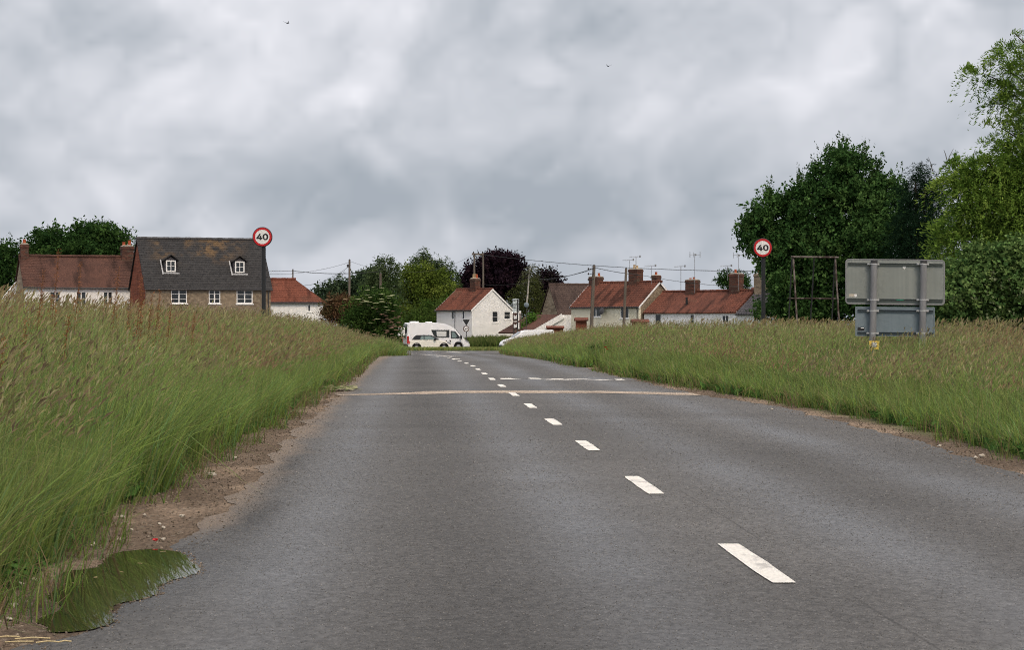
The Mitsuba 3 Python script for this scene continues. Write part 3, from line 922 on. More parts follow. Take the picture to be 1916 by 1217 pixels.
# white cottage at the junction
thD = math.radians(-50)
cD = at(883, 579, 264)
LD, WD = 6.6, 6.1
pD = np.array([cD[0] - LD * math.cos(thD), cD[1] - LD * math.sin(thD)])
hD = house('white_cottage', 'white rendered two storey cottage with red pantile roof at the road junction', pD, thD, LD, WD, Z(579, 264), Z(541.5, 266), 'white_render', 'pantile',
           front=[(2.75, 3.25, 1.95, 2.95, 0, 0), (4.75, 5.2, 1.95, 2.95, 0, 0)], right=[(3.05, 3.95, 1.58, 2.92, 0, 1), (4.85, 5.85, 1.95, 2.88, 0, 1)], barge='white_gloss', downpipes=(3.5,), over=.08)
chimney(hD, LD * .52, WD / 2, .95, .8, 4.6, Z(521, 266), [(-.25, .55, 'buff_pot'), (.05, .55, 'buff_pot'), (.3, .5, 'clay_pot')])
kD = hD['key']
part(kD, 'lean_to', hexa([(x_, y_, z_) for x_ in (LD - 2.6, LD - .3) for y_, z_ in ((WD + .01, -1), (WD + .01, 2.6), (WD + 1.6, -1), (WD + 1.6, 2.95))]), 'white_render', M=hD['M'])
part(kD, 'plinth', box(LD + .001, LD + .05, .2, WD - .2, -1.0, -.45), 'mortar', M=hD['M'])

# cream house and terrace on the right
thE = math.radians(-48)
xh, yh = np.array([math.cos(thE), math.sin(thE)]), np.array([-math.sin(thE), math.cos(thE)])
C = at(1196, 572, 238)[:2]
LE = 10.3
pE = C - LE * xh
hE = house('cream_house', 'cream rendered two storey house with red pantile roof and white verge boards', pE, thE, LE, 6.0, Z(573, 241), Z(529, 243), 'cream_render', 'pantile',
           front=[(3.05, 4.55, 2.15, 3.18, 1, 0), (7.5, 8.75, 2.0, 3.18, 1, 0)], gable_r='rubble', barge='white_gloss', downpipes=(LE - .25,), over=.1)
chimney(hE, .75, 3.0, 1.35, .9, 5.0, Z(518, 246), [(-.42, .42, 'clay_pot'), (.45, .42, 'clay_pot')])
chimney(hE, LE * .66, 3.0, 1.3, .9, 5.0, Z(504, 242), [(-.2, .5, 'buff_pot'), (.2, .4, 'buff_pot')])
chimney(hE, LE * .84, 4.2, .75, .7, 4.6, Z(516, 242), [(0, .4, 'clay_pot')])
k_ = part(hE['key'], 'satellite_dish', [rot(lathe([(0, .10), (.2, .07), (.38, 0), (.385, .01), (.2, .09), (0, .12)], 16), np.array([[1, 0, 0, 5.15], [0, .3, -.95, -.45], [0, .95, .3, 2.75], [0, 0, 0, 1]])), box(5.12, 5.18, -.4, 0, 2.7, 2.76)], 'dark_grey', smooth=40, M=hE['M'])

pF = C + .22 * xh + .5 * yh
LF = 13.0
hF = house('red_terrace_cottage', 'long low white terrace cottage with sagging red pantile roof', pF, thE, LF, 5.6, Z(583, 234), Z(546, 236), 'white_render', 'pantile',
           front=[(1.55, 2.45, 1.1, 2.45, 0, 0), (6.55, 7.15, 1.3, 2.4, 0, 1), (11.0, 11.9, 1.5, 2.3, 1, 0)], gutter=False, over=0.0, eave=.22, sag=.16)
labels[hF['key'] + '__window'] = {'label': 'sash window with grey blind'}
chimney(hF, LF * .33, 2.8, 1.25, .9, 3.7, Z(524, 236), [(-.3, .22, 'clay_pot'), (.2, .3, 'clay_pot')])
chimney(hF, LF * .80, 2.8, 1.2, .9, 3.7, Z(513, 233), [(-.1, .45, 'clay_pot')])
part(hF['key'], 'roof_vent_pipe', tube([[5.2, 1.0, 3.2], [5.2, .95, 4.15]], .12, 10), 'black_paint', smooth=40, M=hF['M'])
pG = pF + (LF + .02) * xh
hG = house('dark_roofed_cottage', 'low white terrace cottage with black pantile roof beside the right speed sign', pG, thE, 8.0, 5.6, Z(585, 225), Z(546, 227), 'white_render', 'black_tile',
           front=[(2.2, 2.7, 1.9, 2.4, 0, 0)], gutter=True, over=0.0, eave=.25, sag=.05)
chimney(hG, .7, 2.9, 1.15, 1.0, 3.7, Z(512, 228), [(-.3, .35, 'clay_pot'), (.25, .35, 'clay_pot')], m='rubble')
# roof behind the terrace
pH = pF + 4.4 * xh + 9.5 * yh
hH = house('rear_cottage', 'cottage behind the terrace showing only its orange ridge line', pH, thE, 9.0, 5.0, Z(566, 238), Z(541, 241), 'white_render', 'bright_tile', gutter=False)
# grey-brown roofed house behind the cream house
thI = math.radians(16)
pI = at(1046, 590, 262)
hI = house('brown_tiled_house', 'house with tall steep brown tiled roof standing behind the cream house', pI, thI, 8.5, 7.4, Z(590, 262), Z(533, 265), 'rubble', 'grey_tile', tile=dict(pitch=.33, amp=.02, course=.34, step=.04), gutter=False, gable_l='rubble')
# outbuilding with white verge board
Yo = 250.0
kO = thing('outbuilding', 'white lean to outbuilding with dark sloping roof and broad white verge board', 'outbuilding')
w0, w1, w2 = at(1000, 622, Yo), at(1052, 592, Yo), at(1076, 589, Yo)
part(kO, 'wall', ext([(w0[0], -1.2), (w2[0] + 1.5, -1.2), (w2[0] + 1.5, w2[2]), (w1[0], w2[2] - .05), (w0[0], w0[2])], Yo, Yo + .25, 'y'), 'white_render')
q = []
sl_ = np.array([w1[0] - w0[0], 0, w1[2] - w0[2]])
n_o = np.array([-sl_[2], 0, sl_[0]]) / np.linalg.norm(sl_)
p0, p1 = w0 - sl_ * .12, w1 + sl_ * .02
part(kO, 'bargeboard', hexa([tuple(p + n_o * d_ + np.array([0, e_, 0])) for p in (p0, p1) for e_ in (-.25, -.02) for d_ in (-.30, .28)]), 'white_gloss')
part(kO, 'roof', hexa([tuple(p + n_o * d_ + np.array([-e_ * .55, e_, 0])) for p in (p0, p1) for e_ in (0, 6.5) for d_ in (.05, .18)]), 'old_tile')
kS = thing('brick_shed', 'small red brick shed roof just above the grass below the white outbuilding', 'shed')
a_, b_ = at(1024, 613, 240), at(1054, 613, 240)
part(kS, 'wall', box(a_[0], b_[0], 240, 242, -1.2, a_[2] - .12), 'brick')
part(kS, 'roof', hexa([(x_, y_, z_) for x_ in (a_[0] - .1, b_[0] + .1) for y_, z_ in ((239.8, a_[2] - .12), (239.8, a_[2]), (242.2, a_[2] + .05), (242.2, a_[2] + .17))]), 'pantile')
for (xa, xb, py, lab) in ((1078, 1098, 597, 'red brick garden shed with tiled top below the cream house'), (1184, 1212, 600, 'low orange tiled shed between the two utility poles and the terrace')):
    kS = thing('garden_shed', lab, 'shed')
    a_, b_ = at(xa, py, 226), at(xb, py, 226)
    part(kS, 'wall', box(a_[0], b_[0], 226, 228, -1.2, a_[2] - .1), 'brick')
    part(kS, 'roof', [hexa([(x_, y_, z_) for x_ in (a_[0] - .15, b_[0] + .15) for y_, z_ in ((225.7, a_[2] - .22), (225.7, a_[2] - .1), (227, a_[2] + .02), (227, a_[2] + .14))]),
                      hexa([(x_, y_, z_) for x_ in (a_[0] - .15, b_[0] + .15) for y_, z_ in ((227.01, a_[2] + .02), (227.01, a_[2] + .14), (228.3, a_[2] - .22), (228.3, a_[2] - .1))])], 'pantile')

# ------------------------------------------------------------------ aerials, poles, wires
def aerial(px, pt, pb, Y, kind, lab):
    k = thing('tv_aerial', lab, 'aerial')
    a, b = at(px, pt, Y), at(px, pb, Y)
    part(k, 'mast', tube([b - [0, 0, .3], a], .028, 6), 'aerial_grey', smooth=40)
    if kind == 'yagi':
        for dz, ln in ((-.05, .9),):
            part(k, 'boom', tube([a + [-.75 * ln, 0, dz + .02], a + [.45 * ln, .2, dz + .1]], .018, 6), 'aerial_grey')
            ps = [box(a[0] + .36, a[0] + .5, a[1] + .0, a[1] + .3, a[2] - .06, a[2] + .16)]
            for q in range(8):
                c = a + np.array([-.7 + q * .13, .02 * q, dz + .02 + .01 * q])
                ps.append(tube([c - [0, .1, .09], c + [0, .1, .09]], .009, 4))
            part(k, 'elements', ps, 'aerial_grey')
    else:
        part(k, 'boom', tube([a + [-.55, 0, -.1], a + [.6, .1, -.1]], .022, 6), 'aerial_grey')
        ps = []
        for dx, hgt in ((-.5, .3), (-.12, .25), (.55, .32)):
            ps.append(tube([a + [dx, 0, -.1 - hgt], a + [dx, 0, -.1 + hgt]], .026, 5))
        ps.append(box(a[0] - .02, a[0] + .16, a[1], a[1] + .1, a[2] - .2, a[2] - .02))
        part(k, 'elements', ps, 'aerial_grey')


aerial(1190, 481, 496, 242, 'yagi', 'aerial on top of the big chimney of the cream house')
aerial(1177.5, 487, 524, 243, 'yagi', 'aerial just left of the big chimney of the cream house')
aerial(1219, 498, 527, 240, 'yagi', 'aerial right of the small pot chimney on the cream house')
aerial(1274, 499, 544, 238, 'yagi', 'aerial just left of the terrace chimney with two short pots')
aerial(1300, 475, 543, 236, 'bay', 'tall aerial with upright bars just right of the terrace chimney')
aerial(1361, 498, 520, 236, 'yagi', 'short aerial left of the rightmost terrace chimneys')
aerial(1381.5, 476, 538, 231, 'bay', 'tall aerial beside the holly tree at the terrace end')


def pole(px0, py0, px1, py1, Y, d, lab, cross=None, m='pole_wood'):
    k = thing('utility_pole', lab, 'utility pole')
    a, b = at(px0, py0, Y), at(px1, py1, Y)
    b2 = a + (b - a) * ((a[2] + 1.2) / (a[2] - b[2]))
    part(k, 'shaft', tube([b2, (a + b2) / 2, a], [d * .58, d * .53, d * .45], 10), m, smooth=40)
    part(k, 'cap', tube([a, a + [0, 0, .1]], [d * .47, d * .1], 10), 'dark_grey')
    return k, a


kp1, tp1 = pole(1111.5, 497, 1107, 605, 222, .34, 'thick wooden utility pole in front of the cream house')
for dz in (.25, .75, 1.3):
    part(kp1, 'bracket', [tube([tp1 + [-.55, 0, -dz - .15], tp1 + [.0, -.2, -dz]], .03, 6), shift(lathe([(0, 0), (.06, .0), (.08, .1), (.03, .18), (0, .2)], 8), tp1 + np.array([-.55, 0, -dz - .15]))], 'dark_grey')
kp2, tp2 = pole(1171.5, 503, 1167.5, 606, 214, .25, 'thinner wooden utility pole right of the thick one')
kp3, tp3 = pole(654, 487, 653.5, 560, 212, .21, 'dark wooden utility pole standing against the open sky left of the birches')
part(kp3, 'bracket', box(tp3[0] - .25, tp3[0] + .02, 211.9, 212.1, tp3[2] - .65, tp3[2] - .4), 'dark_grey')
kp4, tp4 = pole(712, 512, 712, 562, 222, .24, 'wooden utility pole half hidden in the birch foliage')
kp5, tp5 = pole(548, 505, 548, 530, 230, .17, 'short utility pole top showing above the red roof')
kh = thing('h_pole', 'twin timber pole with crossbar rising before the copper beech', 'utility pole')
for px in (887.5, 904):
    a, b = at(px, 474, 285), at(px, 560, 285)
    part(kh, 'shaft', tube([[b[0], b[1], -1.2], a], [.14, .11], 8), 'pole_wood', smooth=40)
a, b = at(883, 475.5, 285), at(905.5, 476.5, 285)
part(kh, 'crossbar', hexa([tuple(p + np.array([0, e_, d_])) for p in (a, b) for e_ in (-.16, .16) for d_ in (-.11, .11)]), 'pole_wood')
part(kh, 'stay', tube([at(889, 478, 285), at(897, 492, 285)], .04, 5), 'dark_grey')
for px in (886, 895, 903):
    part(kh, 'insulator', shift(lathe([(0, 0), (.07, 0), (.09, .12), (.04, .26), (0, .28)], 8), at(px, 474.5, 285)), 'dark_grey')


def wire(a, b, sag, lab, r=.022):
    k = thing('overhead_wire', lab, 'wire')
    t = np.linspace(0, 1, 25)[:, None]
    p = np.asarray(a) * (1 - t) + np.asarray(b) * t
    p[:, 2] -= (4 * sag * t * (1 - t))[:, 0]
    obj(k, tube(p, r, 5), 'wire_black')


wire(tp5 + [0, -.1, -.1], at(-60, 512, 225), .2, 'level wire crossing above the dark roof at the far left')
wire(tp5 + [.0, -.1, -.12], tp4 + [0, -.1, .2], .25, 'level wire between the short pole and the birch pole', .03)
wire(tp3 + [0, -.1, -.2], at(500, 513, 216), .35, 'upper wire falling left from the dark pole toward the red roof', .014)
wire(tp3 + [0, -.1, -.55], at(505, 521, 216), 1.2, 'lower sagging wire left of the dark pole', .016)
wire(tp3 + [0, -.1, -.1], at(886, 476, 285), 1.6, 'faint wire from the dark pole across the birches', .012)
wire(at(905, 477, 285), at(1430, 508, 230), .5, 'long high wire from the twin pole above the terrace roofs', .03)
wire(tp1 + [0, -.2, -.25], at(1010, 523, 235), .25, 'dark wire falling left from the thick pole into the trees', .035)
wire(tp1 + [0, -.2, -.2], at(1200, 515, 226), .1, 'dark wire falling right from the thick pole', .03)
wire(at(1200, 515, 226), at(1420, 537, 220), .3, 'thin wire sloping across the sky above the terrace', .02)
wire(tp1 + [0, -.2, -.4], at(910, 534, 262), .4, 'thin wire passing behind the chimney of the white cottage', .015)


# ------------------------------------------------------------------ trees and shrubs
def norm(v):
    return v / (np.linalg.norm(v, axis=-1, keepdims=True) + 1e-9)


def foliage(blobs, n_sprays, per, leaf, cols, seed, length=.5, out=.7, up=.4, rand=.6, droop=.2, sigma=.10, aspect=.5, shell=.55, face_up=.5, tuft=5, spread=.24, along=.6):
    """blobs (n, 6): centre and radii. Leaves set along short curved twigs that grow out of the blobs."""
    g = np.random.default_rng(seed)
    B = np.asarray(blobs, float)
    wgt = (B[:, 3] * B[:, 5]) ** 1.0
    idx = g.choice(len(B), n_sprays, p=wgt / wgt.sum())
    nt = max(1, n_sprays // tuft)
    ti = g.integers(nt, size=n_sprays)                  # twigs gather in tufts, with gaps between them
    idx = idx[:nt][ti]
    d = norm(g.standard_normal((nt, 3)))
    rr = shell + (1 - shell) * g.random((nt, 1)) ** .7
    lump = 0.80 + 0.46 * meshkit.fbm(d * 2.3 + g.random((nt, 1)) * 3, 3)[:, None]
    c = B[idx, :3] + (d * rr * lump)[ti] * B[idx, 3:]
    sz = (B[idx, 3] * B[idx, 5])[:, None] ** .5
    c = c + spread * sz * (.4 + g.random((nt, 1)))[ti] * g.standard_normal((n_sprays, 3)) * np.array([1, 1, .8])
    d = norm(d[ti] + .35 * g.standard_normal((n_sprays, 3)))
    dirs = norm(out * d + np.array([0, 0, up]) + rand * g.standard_normal((n_sprays, 3)))
    ln = length * (0.5 + g.random((n_sprays, 1)))
    t = g.random((n_sprays, per, 1))
    p = c[:, None] + dirs[:, None] * ln[:, None] * t - np.array([0, 0, 1.0]) * droop * ln[:, None] * t * t * 2 + sigma * g.standard_normal((n_sprays, per, 3)) * (1.1 - .6 * t)
    nrm = norm(d[:, None] * .5 + np.array([0, 0, face_up]) + .8 * g.standard_normal((n_sprays, per, 3)))
    ax = norm(np.cross(nrm, norm(g.standard_normal((n_sprays, per, 3)))) + along * dirs[:, None] - np.array([0, 0, droop * .5]))
    bx_ = norm(np.cross(nrm, ax))
    L_ = leaf * (.6 + .8 * g.random((n_sprays, per, 1)))
    v = np.stack([p - ax * L_ * .5, p + bx_ * L_ * aspect * .5 + nrm * L_ * .08, p + ax * L_ * .5, p - bx_ * L_ * aspect * .5 + nrm * L_ * .08], 2).reshape(-1, 3)
    n = n_sprays * per
    a = 4 * np.arange(n)
    f = np.vstack([np.stack([a, a + 1, a + 2], 1), np.stack([a, a + 2, a + 3], 1)])
    cols = np.asarray(cols, float)
    k = np.clip(g.random((nt, 1))[ti] * .7 + g.random((n_sprays, 1)) * .4 - .05, 0, 1) * (len(cols) - 1)
    i0 = np.floor(k).astype(int)[:, 0]
    i0 = np.minimum(i0, len(cols) - 2)
    cc = cols[i0] * (1 - (k - i0[:, None])) + cols[i0 + 1] * (k - i0[:, None])
    cc = cc[:, None] * (.7 + .6 * g.random((n_sprays, per, 1))) * (.9 + .2 * g.random((n_sprays, 1, 1)))
    return v, f, np.repeat(cc.reshape(-1, 3), 4, 0), c


def px_blobs(lst, Y, seed=0, deep=.9):
    g = np.random.default_rng(seed + 1000)
    out = []
    for px, py, rx, rz in lst:
        dy = g.uniform(-.5, .5) * rx / F * Y
        p = at(px, py, Y + dy)
        out.append([*p, rx / F * Y, rx / F * Y * deep, rz / F * Y])
    return np.array(out)


def tree(name, label, cat, Y, blobs, sprays, per, leaf, cols, seed, trunk=None, trunk_r=.2, limbs=14, trunk_m='bark', deep=.9, group=None, core=True, **kw):
    k = thing(name, label, cat, group)
    B = px_blobs(blobs, Y, seed, deep)
    v, f, c, cen = foliage(B, sprays, per, leaf, cols, seed, **kw)
    obj(k + '__crown', (v, f), 'leaf', color=c)
    g = np.random.default_rng(seed + 5)
    bx0, by0 = (np.average(B[:, 0], weights=B[:, 3]), np.average(B[:, 1])) if trunk is None else trunk
    bz = float(ground_xy(bx0, by0))
    top = np.array([bx0 + g.normal(0, .1), by0, B[:, 2].max()])
    ps = [tube([[bx0, by0, bz - .2], [bx0 * .6 + top[0] * .4, by0, bz + (top[2] - bz) * .45], top], [trunk_r, trunk_r * .7, trunk_r * .15], 8)]
    for q in range(limbs):
        e = cen[g.integers(len(cen))]
        h0 = bz + (top[2] - bz) * g.uniform(.2, .75)
        s0 = np.array([bx0 + (top[0] - bx0) * .4, by0, min(h0, e[2])])
        m_ = (s0 + e) / 2 + np.array([0, 0, .12 * np.linalg.norm(e - s0)])
        ps.append(tube([s0, m_, e], [trunk_r * .4, trunk_r * .25, trunk_r * .08], 5, caps=False))
    obj(k + '__trunk', ps, trunk_m, smooth=True)
    return k, B


DG = [(.020, .050, .016), (.035, .078, .022), (.06, .115, .03)]
OL = [(.062, .10, .018), (.11, .16, .028), (.17, .215, .045)]
BI = [(.036, .066, .027), (.066, .10, .042), (.10, .135, .065)]
PU = [(.012, .008, .013), (.024, .014, .022), (.040, .022, .028)]
MG = [(.04, .085, .018), (.075, .13, .03), (.12, .18, .05)]
tree('broadleaf_tree', 'big dark green tree rising behind the brown roofed cottage', 'tree', 232, [(80, 462, 32, 22), (120, 455, 35, 24), (160, 450, 35, 24), (195, 447, 38, 24), (215, 465, 30, 30), (150, 480, 70, 26), (95, 480, 40, 22), (232, 480, 16, 30), (180, 440, 24, 9), (100, 450, 20, 9)], 1500, 16, .36, DG, 1, spread=.14, trunk_r=.4, length=1.3, sigma=.32)
tree('broadleaf_tree', 'dark green tree at the left edge of the picture beside the cottage chimney', 'tree', 215, [(0, 500, 26, 32), (18, 482, 16, 18), (-20, 480, 25, 30), (14, 520, 22, 22), (5, 540, 25, 20)], 600, 16, .33, DG, 2, trunk_r=.3, length=1.0, sigma=.3)
tree('distant_tree', 'hazy dark tree in the distance behind the pole left of the birches', 'tree', 330, [(610, 560, 22, 16), (630, 552, 24, 18), (655, 545, 24, 22), (680, 535, 24, 22), (690, 550, 30, 30), (650, 570, 50, 16)], 900, 14, .5, [(.035, .06, .035), (.05, .08, .045), (.07, .10, .05)], 3, trunk_r=.35, length=1.4, sigma=.4)
tree('birch_tree', 'birch with drooping feathery twigs behind the half hidden pole', 'tree', 270, [(722, 505, 18, 24), (738, 492, 10, 12), (706, 520, 14, 26), (728, 530, 20, 30), (712, 490, 10, 12), (718, 482, 8, 5)], 560, 15, .28, BI, 4, trunk_r=.2, length=1.5, droop=1.0, up=.3, sigma=.18, shell=.35, aspect=.4)
tree('birch_tree', 'tall birch whose tip stands highest above the round olive tree', 'tree', 288, [(788, 478, 11, 16), (792, 497, 18, 20), (780, 515, 16, 24), (805, 512, 14, 24)], 520, 15, .28, BI, 5, trunk_r=.2, length=1.5, droop=1.0, up=.4, sigma=.18, shell=.35, aspect=.4)
tree('birch_tree', 'birch just right of the tall birch and left of the copper beech', 'tree', 288, [(828, 497, 15, 14), (835, 515, 15, 22), (815, 520, 14, 26), (843, 530, 8, 16)], 480, 15, .28, BI, 6, trunk_r=.2, length=1.5, droop=1.0, up=.3, sigma=.18, shell=.35, aspect=.4)
tree('round_tree', 'round olive green tree in front of the tall birch', 'tree', 278, [(766, 535, 26, 32), (795, 525, 26, 26), (818, 540, 28, 30), (780, 570, 36, 38), (820, 575, 28, 34), (755, 580, 22, 36), (785, 512, 20, 14), (750, 610, 30, 30)], 1700, 16, .30, OL, 7, trunk_r=.3, length=1.0, sigma=.28)
tree('willow_bush', 'pale green bush between the motorhome roof and the white cottage', 'bush', 274, [(790, 600, 34, 20), (815, 588, 28, 24), (840, 575, 22, 30), (775, 612, 30, 18), (800, 585, 20, 18)], 900, 16, .28, MG, 8, trunk_r=.15, length=1.0, droop=.6, sigma=.2, aspect=.3)
RB = [(.075, .042, .022), (.12, .07, .04), (.07, .085, .03)]
kk, B9 = tree('hedge_bush', 'reddish brown hedge bush with faded blossom beside the red roof', 'bush', 168, [(640, 574, 28, 15), (618, 580, 16, 10), (660, 580, 20, 16), (640, 590, 40, 12)], 560, 15, .17, RB, 9, trunk_r=.08, length=.6, sigma=.16)
kk2, B10 = tree('flowering_bush', 'dark green bush with cream flower heads behind the left verge', 'bush', 158, [(690, 575, 26, 22), (712, 568, 26, 20), (700, 600, 34, 26), (725, 605, 22, 30), (722, 622, 14, 22), (670, 600, 24, 24), (715, 630, 30, 18)], 1200, 15, .18, [(.022, .05, .014), (.05, .1, .025), (.09, .14, .035)], 10, trunk_r=.08, length=.6, sigma=.16)


def blossoms(key, pts, Y, n, col, size, seed, spread):
    g = np.random.default_rng(seed)
    ps = []
    cc = []
    for px, py, sx, sy in pts:
        for q in range(n):
            c = at(px + g.normal(0, sx), py + g.normal(0, sy), Y + g.normal(0, .3))
            m = lathe([(0, .25 * size), (size * .6, .18 * size), (size, 0), (0, -.12 * size)], 6)
            ps.append(shift((m[0] * (.5 + g.random()), m[1]), c))
            cc.append(np.repeat(np.array([col]) * (.7 + .5 * g.random()), len(m[0]), 0))
    v, f = cat_(ps)
    obj(key, (v, f), 'leaf', color=np.vstack(cc))


blossoms(kk2 + '__flower_heads', [(690, 560, 12, 8), (718, 565, 12, 8), (705, 575, 20, 14)], 156.8, 14, (.40, .43, .25), .16, 3, 0)
blossoms(kk2 + '__faded_flower_heads', [(722, 600, 12, 14), (735, 612, 8, 10), (705, 628, 20, 8)], 156.9, 22, (.27, .18, .14), .14, 4, 0)
blossoms(kk + '__faded_flower_heads', [(640, 572, 22, 9)], 166.9, 30, (.34, .25, .16), .13, 5, 0)
tree('copper_beech', 'dark purple copper beech behind the white cottage chimney', 'tree', 305, [(930, 498, 30, 20), (950, 508, 28, 26), (905, 515, 26, 24), (880, 522, 20, 14), (960, 530, 22, 30), (925, 535, 48, 24), (895, 545, 36, 22), (940, 485, 16, 10), (870, 540, 18, 16)], 1400, 16, .42, PU, 11, spread=.12, trunk_r=.4, length=1.4, sigma=.35)
tree('purple_tree', 'smaller dark purple tree right of the pale stemmed birch', 'tree', 292, [(1018, 525, 18, 16), (1030, 545, 18, 26), (1010, 545, 16, 26), (1035, 522, 10, 8), (1025, 580, 22, 30)], 700, 15, .36, PU[:2] + [(.03, .04, .018)], 12, trunk_r=.25, length=1.2, sigma=.3)
tree('pale_stemmed_birch', 'birch with bare white stem and olive leaves right of the white cottage', 'tree', 276, [(992, 545, 16, 24), (978, 560, 18, 28), (1002, 570, 20, 30), (985, 590, 26, 26), (965, 560, 14, 20), (1010, 600, 20, 20)], 820, 15, .24, [(.045, .06, .02), (.075, .09, .03), (.10, .115, .045)], 13, trunk=(at(986, 560, 276)[0], 275.0), trunk_r=.16, length=1.0, droop=.6, sigma=.2, limbs=20, trunk_m='bark', aspect=.4)
k13 = [k for k in labels if k.startswith('pale_stemmed_birch')][0]
part(k13, 'stem', tube([at(985, 575, 272.5), at(988, 545, 272.5), at(990, 515, 272.5), at(993, 498, 272.6)], [.11, .09, .07, .04], 8), 'birch_bark', smooth=True)
v, f, c, _ = foliage(px_blobs([(998, 497, 8, 8), (990, 505, 8, 8), (1000, 510, 8, 6)], 273, 3), 60, 10, .25, [(.05, .06, .03), (.11, .12, .07), (.14, .15, .09)], 33, length=1.4, droop=.8, sigma=.15, shell=.1, aspect=.35)
part(k13, 'top_leaves', (v, f), 'leaf', color=c)
tree('green_bush', 'bright green bush between the white cottage and the outbuilding roof', 'bush', 254, [(990, 612, 14, 20), (1003, 600, 14, 14), (998, 625, 16, 14)], 360, 15, .22, [(.04, .10, .016), (.075, .16, .03), (.1, .19, .04)], 14, trunk_r=.08, length=.7, sigma=.2)
tree('broadleaf_tree', 'small dark tree showing behind the rightmost terrace chimneys', 'tree', 262, [(1360, 520, 12, 11), (1385, 522, 14, 12), (1372, 530, 18, 12)], 330, 14, .25, DG, 15, trunk_r=.15, length=.8, sigma=.2)

# big trees at the right
HO = [(.027, .068, .021), (.053, .118, .035), (.105, .19, .058)]
hol = [(1575, 322, 34, 42), (1545, 362, 44, 44), (1612, 350, 36, 50), (1515, 395, 46, 42), (1590, 400, 64, 52), (1655, 400, 44, 60), (1470, 425, 46, 44), (1432, 405, 26, 40), (1425, 450, 36, 50), (1490, 470, 66, 52), (1565, 470, 72, 58), (1640, 470, 66, 66), (1468, 505, 40, 44), (1500, 530, 66, 46), (1580, 545, 80, 44), (1660, 540, 60, 50), (1485, 560, 34, 34)]
kH, BH = tree('holly_tree', 'large dense dark holly tree behind the metal frame and the right speed sign', 'tree', 80, hol + [(1490, 585, 70, 30), (1600, 590, 80, 34), (1680, 585, 50, 40), (1500, 595, 30, 20)], 11000, 15, .115, HO, 16, tuft=9, spread=.17, trunk_r=.16, limbs=8, length=.30, sigma=.07, out=.6, up=.8, droop=-.1, aspect=.6, shell=.6)
up_sh = [(1575, 285, 8, 14), (1550, 300, 7, 16), (1612, 300, 8, 16), (1640, 335, 8, 18), (1440, 365, 6, 14), (1470, 378, 5, 10), (1672, 350, 7, 16), (1690, 345, 6, 14), (1498, 345, 6, 12), (1395, 430, 8, 12), (1525, 330, 8, 14), (1655, 360, 8, 20), (1700, 370, 8, 14), (1385, 470, 6, 6)]
v, f, c, _ = foliage(px_blobs(up_sh, 80, 7), 260, 14, .085, [(.03, .06, .02), (.055, .10, .035), (.07, .13, .04)], 40, length=.42, sigma=.028, out=.2, up=1.2, rand=.3, droop=-.1, shell=.0, aspect=.5)
part(kH, 'shoots', (v, f), 'leaf', color=c)
tree('conifer', 'blackish conifer between the holly and the feathery light green tree', 'tree', 76, [(1735, 335, 20, 22), (1720, 365, 34, 26), (1745, 385, 30, 40), (1715, 410, 30, 40), (1710, 450, 36, 50), (1730, 500, 40, 60), (1700, 540, 40, 50)], 5200, 14, .085, [(.008, .022, .012), (.014, .034, .018), (.022, .046, .024)], 17, trunk_r=.18, length=.5, sigma=.03, out=1.0, up=.0, droop=.25, aspect=.22, rand=.4)
RO = [(.08, .16, .03), (.15, .25, .045), (.25, .34, .075)]
kR, BR = tree('feathery_tree', 'tall light green tree with feathery sprays at the right edge', 'tree', 62, [(1900, 290, 40, 22), (1855, 308, 42, 16), (1805, 318, 30, 14), (1895, 340, 50, 26), (1838, 352, 50, 20), (1775, 345, 22, 10), (1905, 392, 46, 34), (1850, 402, 50, 24), (1798, 415, 40, 18), (1760, 438, 28, 14), (1815, 455, 56, 24), (1890, 465, 56, 34), (1735, 458, 16, 9), (1960, 300, 40, 50), (1960, 430, 50, 80)],
      3800, 24, .115, RO, 18, trunk=(at(1965, 600, 62)[0], 62.6), trunk_r=.15, length=.65, sigma=.045, out=.9, up=.1, droop=.45, aspect=.28, shell=.5, limbs=30, along=1.4, tuft=8, spread=.20)
v, f, c, cen_ = foliage(px_blobs([(1898, 62, 20, 14), (1885, 90, 24, 14), (1868, 122, 26, 9), (1836, 136, 22, 7), (1900, 130, 24, 14), (1880, 165, 32, 12), (1905, 185, 26, 16), (1868, 192, 18, 7), (1895, 222, 26, 10), (1868, 236, 16, 6), (1905, 255, 22, 12), (1870, 266, 26, 8), (1945, 120, 30, 60), (1945, 220, 30, 50)], 62, 77), 880, 22, .10, RO, 78, length=.60, sigma=.04, out=.9, up=.2, droop=.4, aspect=.28, shell=.3, along=1.4, tuft=7, spread=.16)
part(kR, 'upper_sprays', (v, f), 'leaf', color=c)
g = np.random.default_rng(79)
part(kR, 'upper_branches', [tube([at(1950, py + 70, 62.3), at((1950 + px) / 2, py + 25, 62.2), at(px, py, 62)], [.05, .03, .008], 5) for px, py in ((1898, 62), (1868, 122), (1838, 136), (1880, 165), (1868, 192), (1895, 222), (1868, 236), (1870, 266))], 'bark', smooth=True)
tw = [tube([at(px, py, 62.5), at(px + dx * .5, py - dy * .6, 62.5), at(px + dx, py - dy, 62.5)], [.014, .01, .004], 5) for px, py, dx, dy in ((1745, 320, -8, 26), (1770, 312, 14, 34), (1772, 300, -6, 20), (1820, 300, 5, 22), (1790, 310, 16, 16))]
part(kR, 'bare_twig_tips', tw, 'bark')
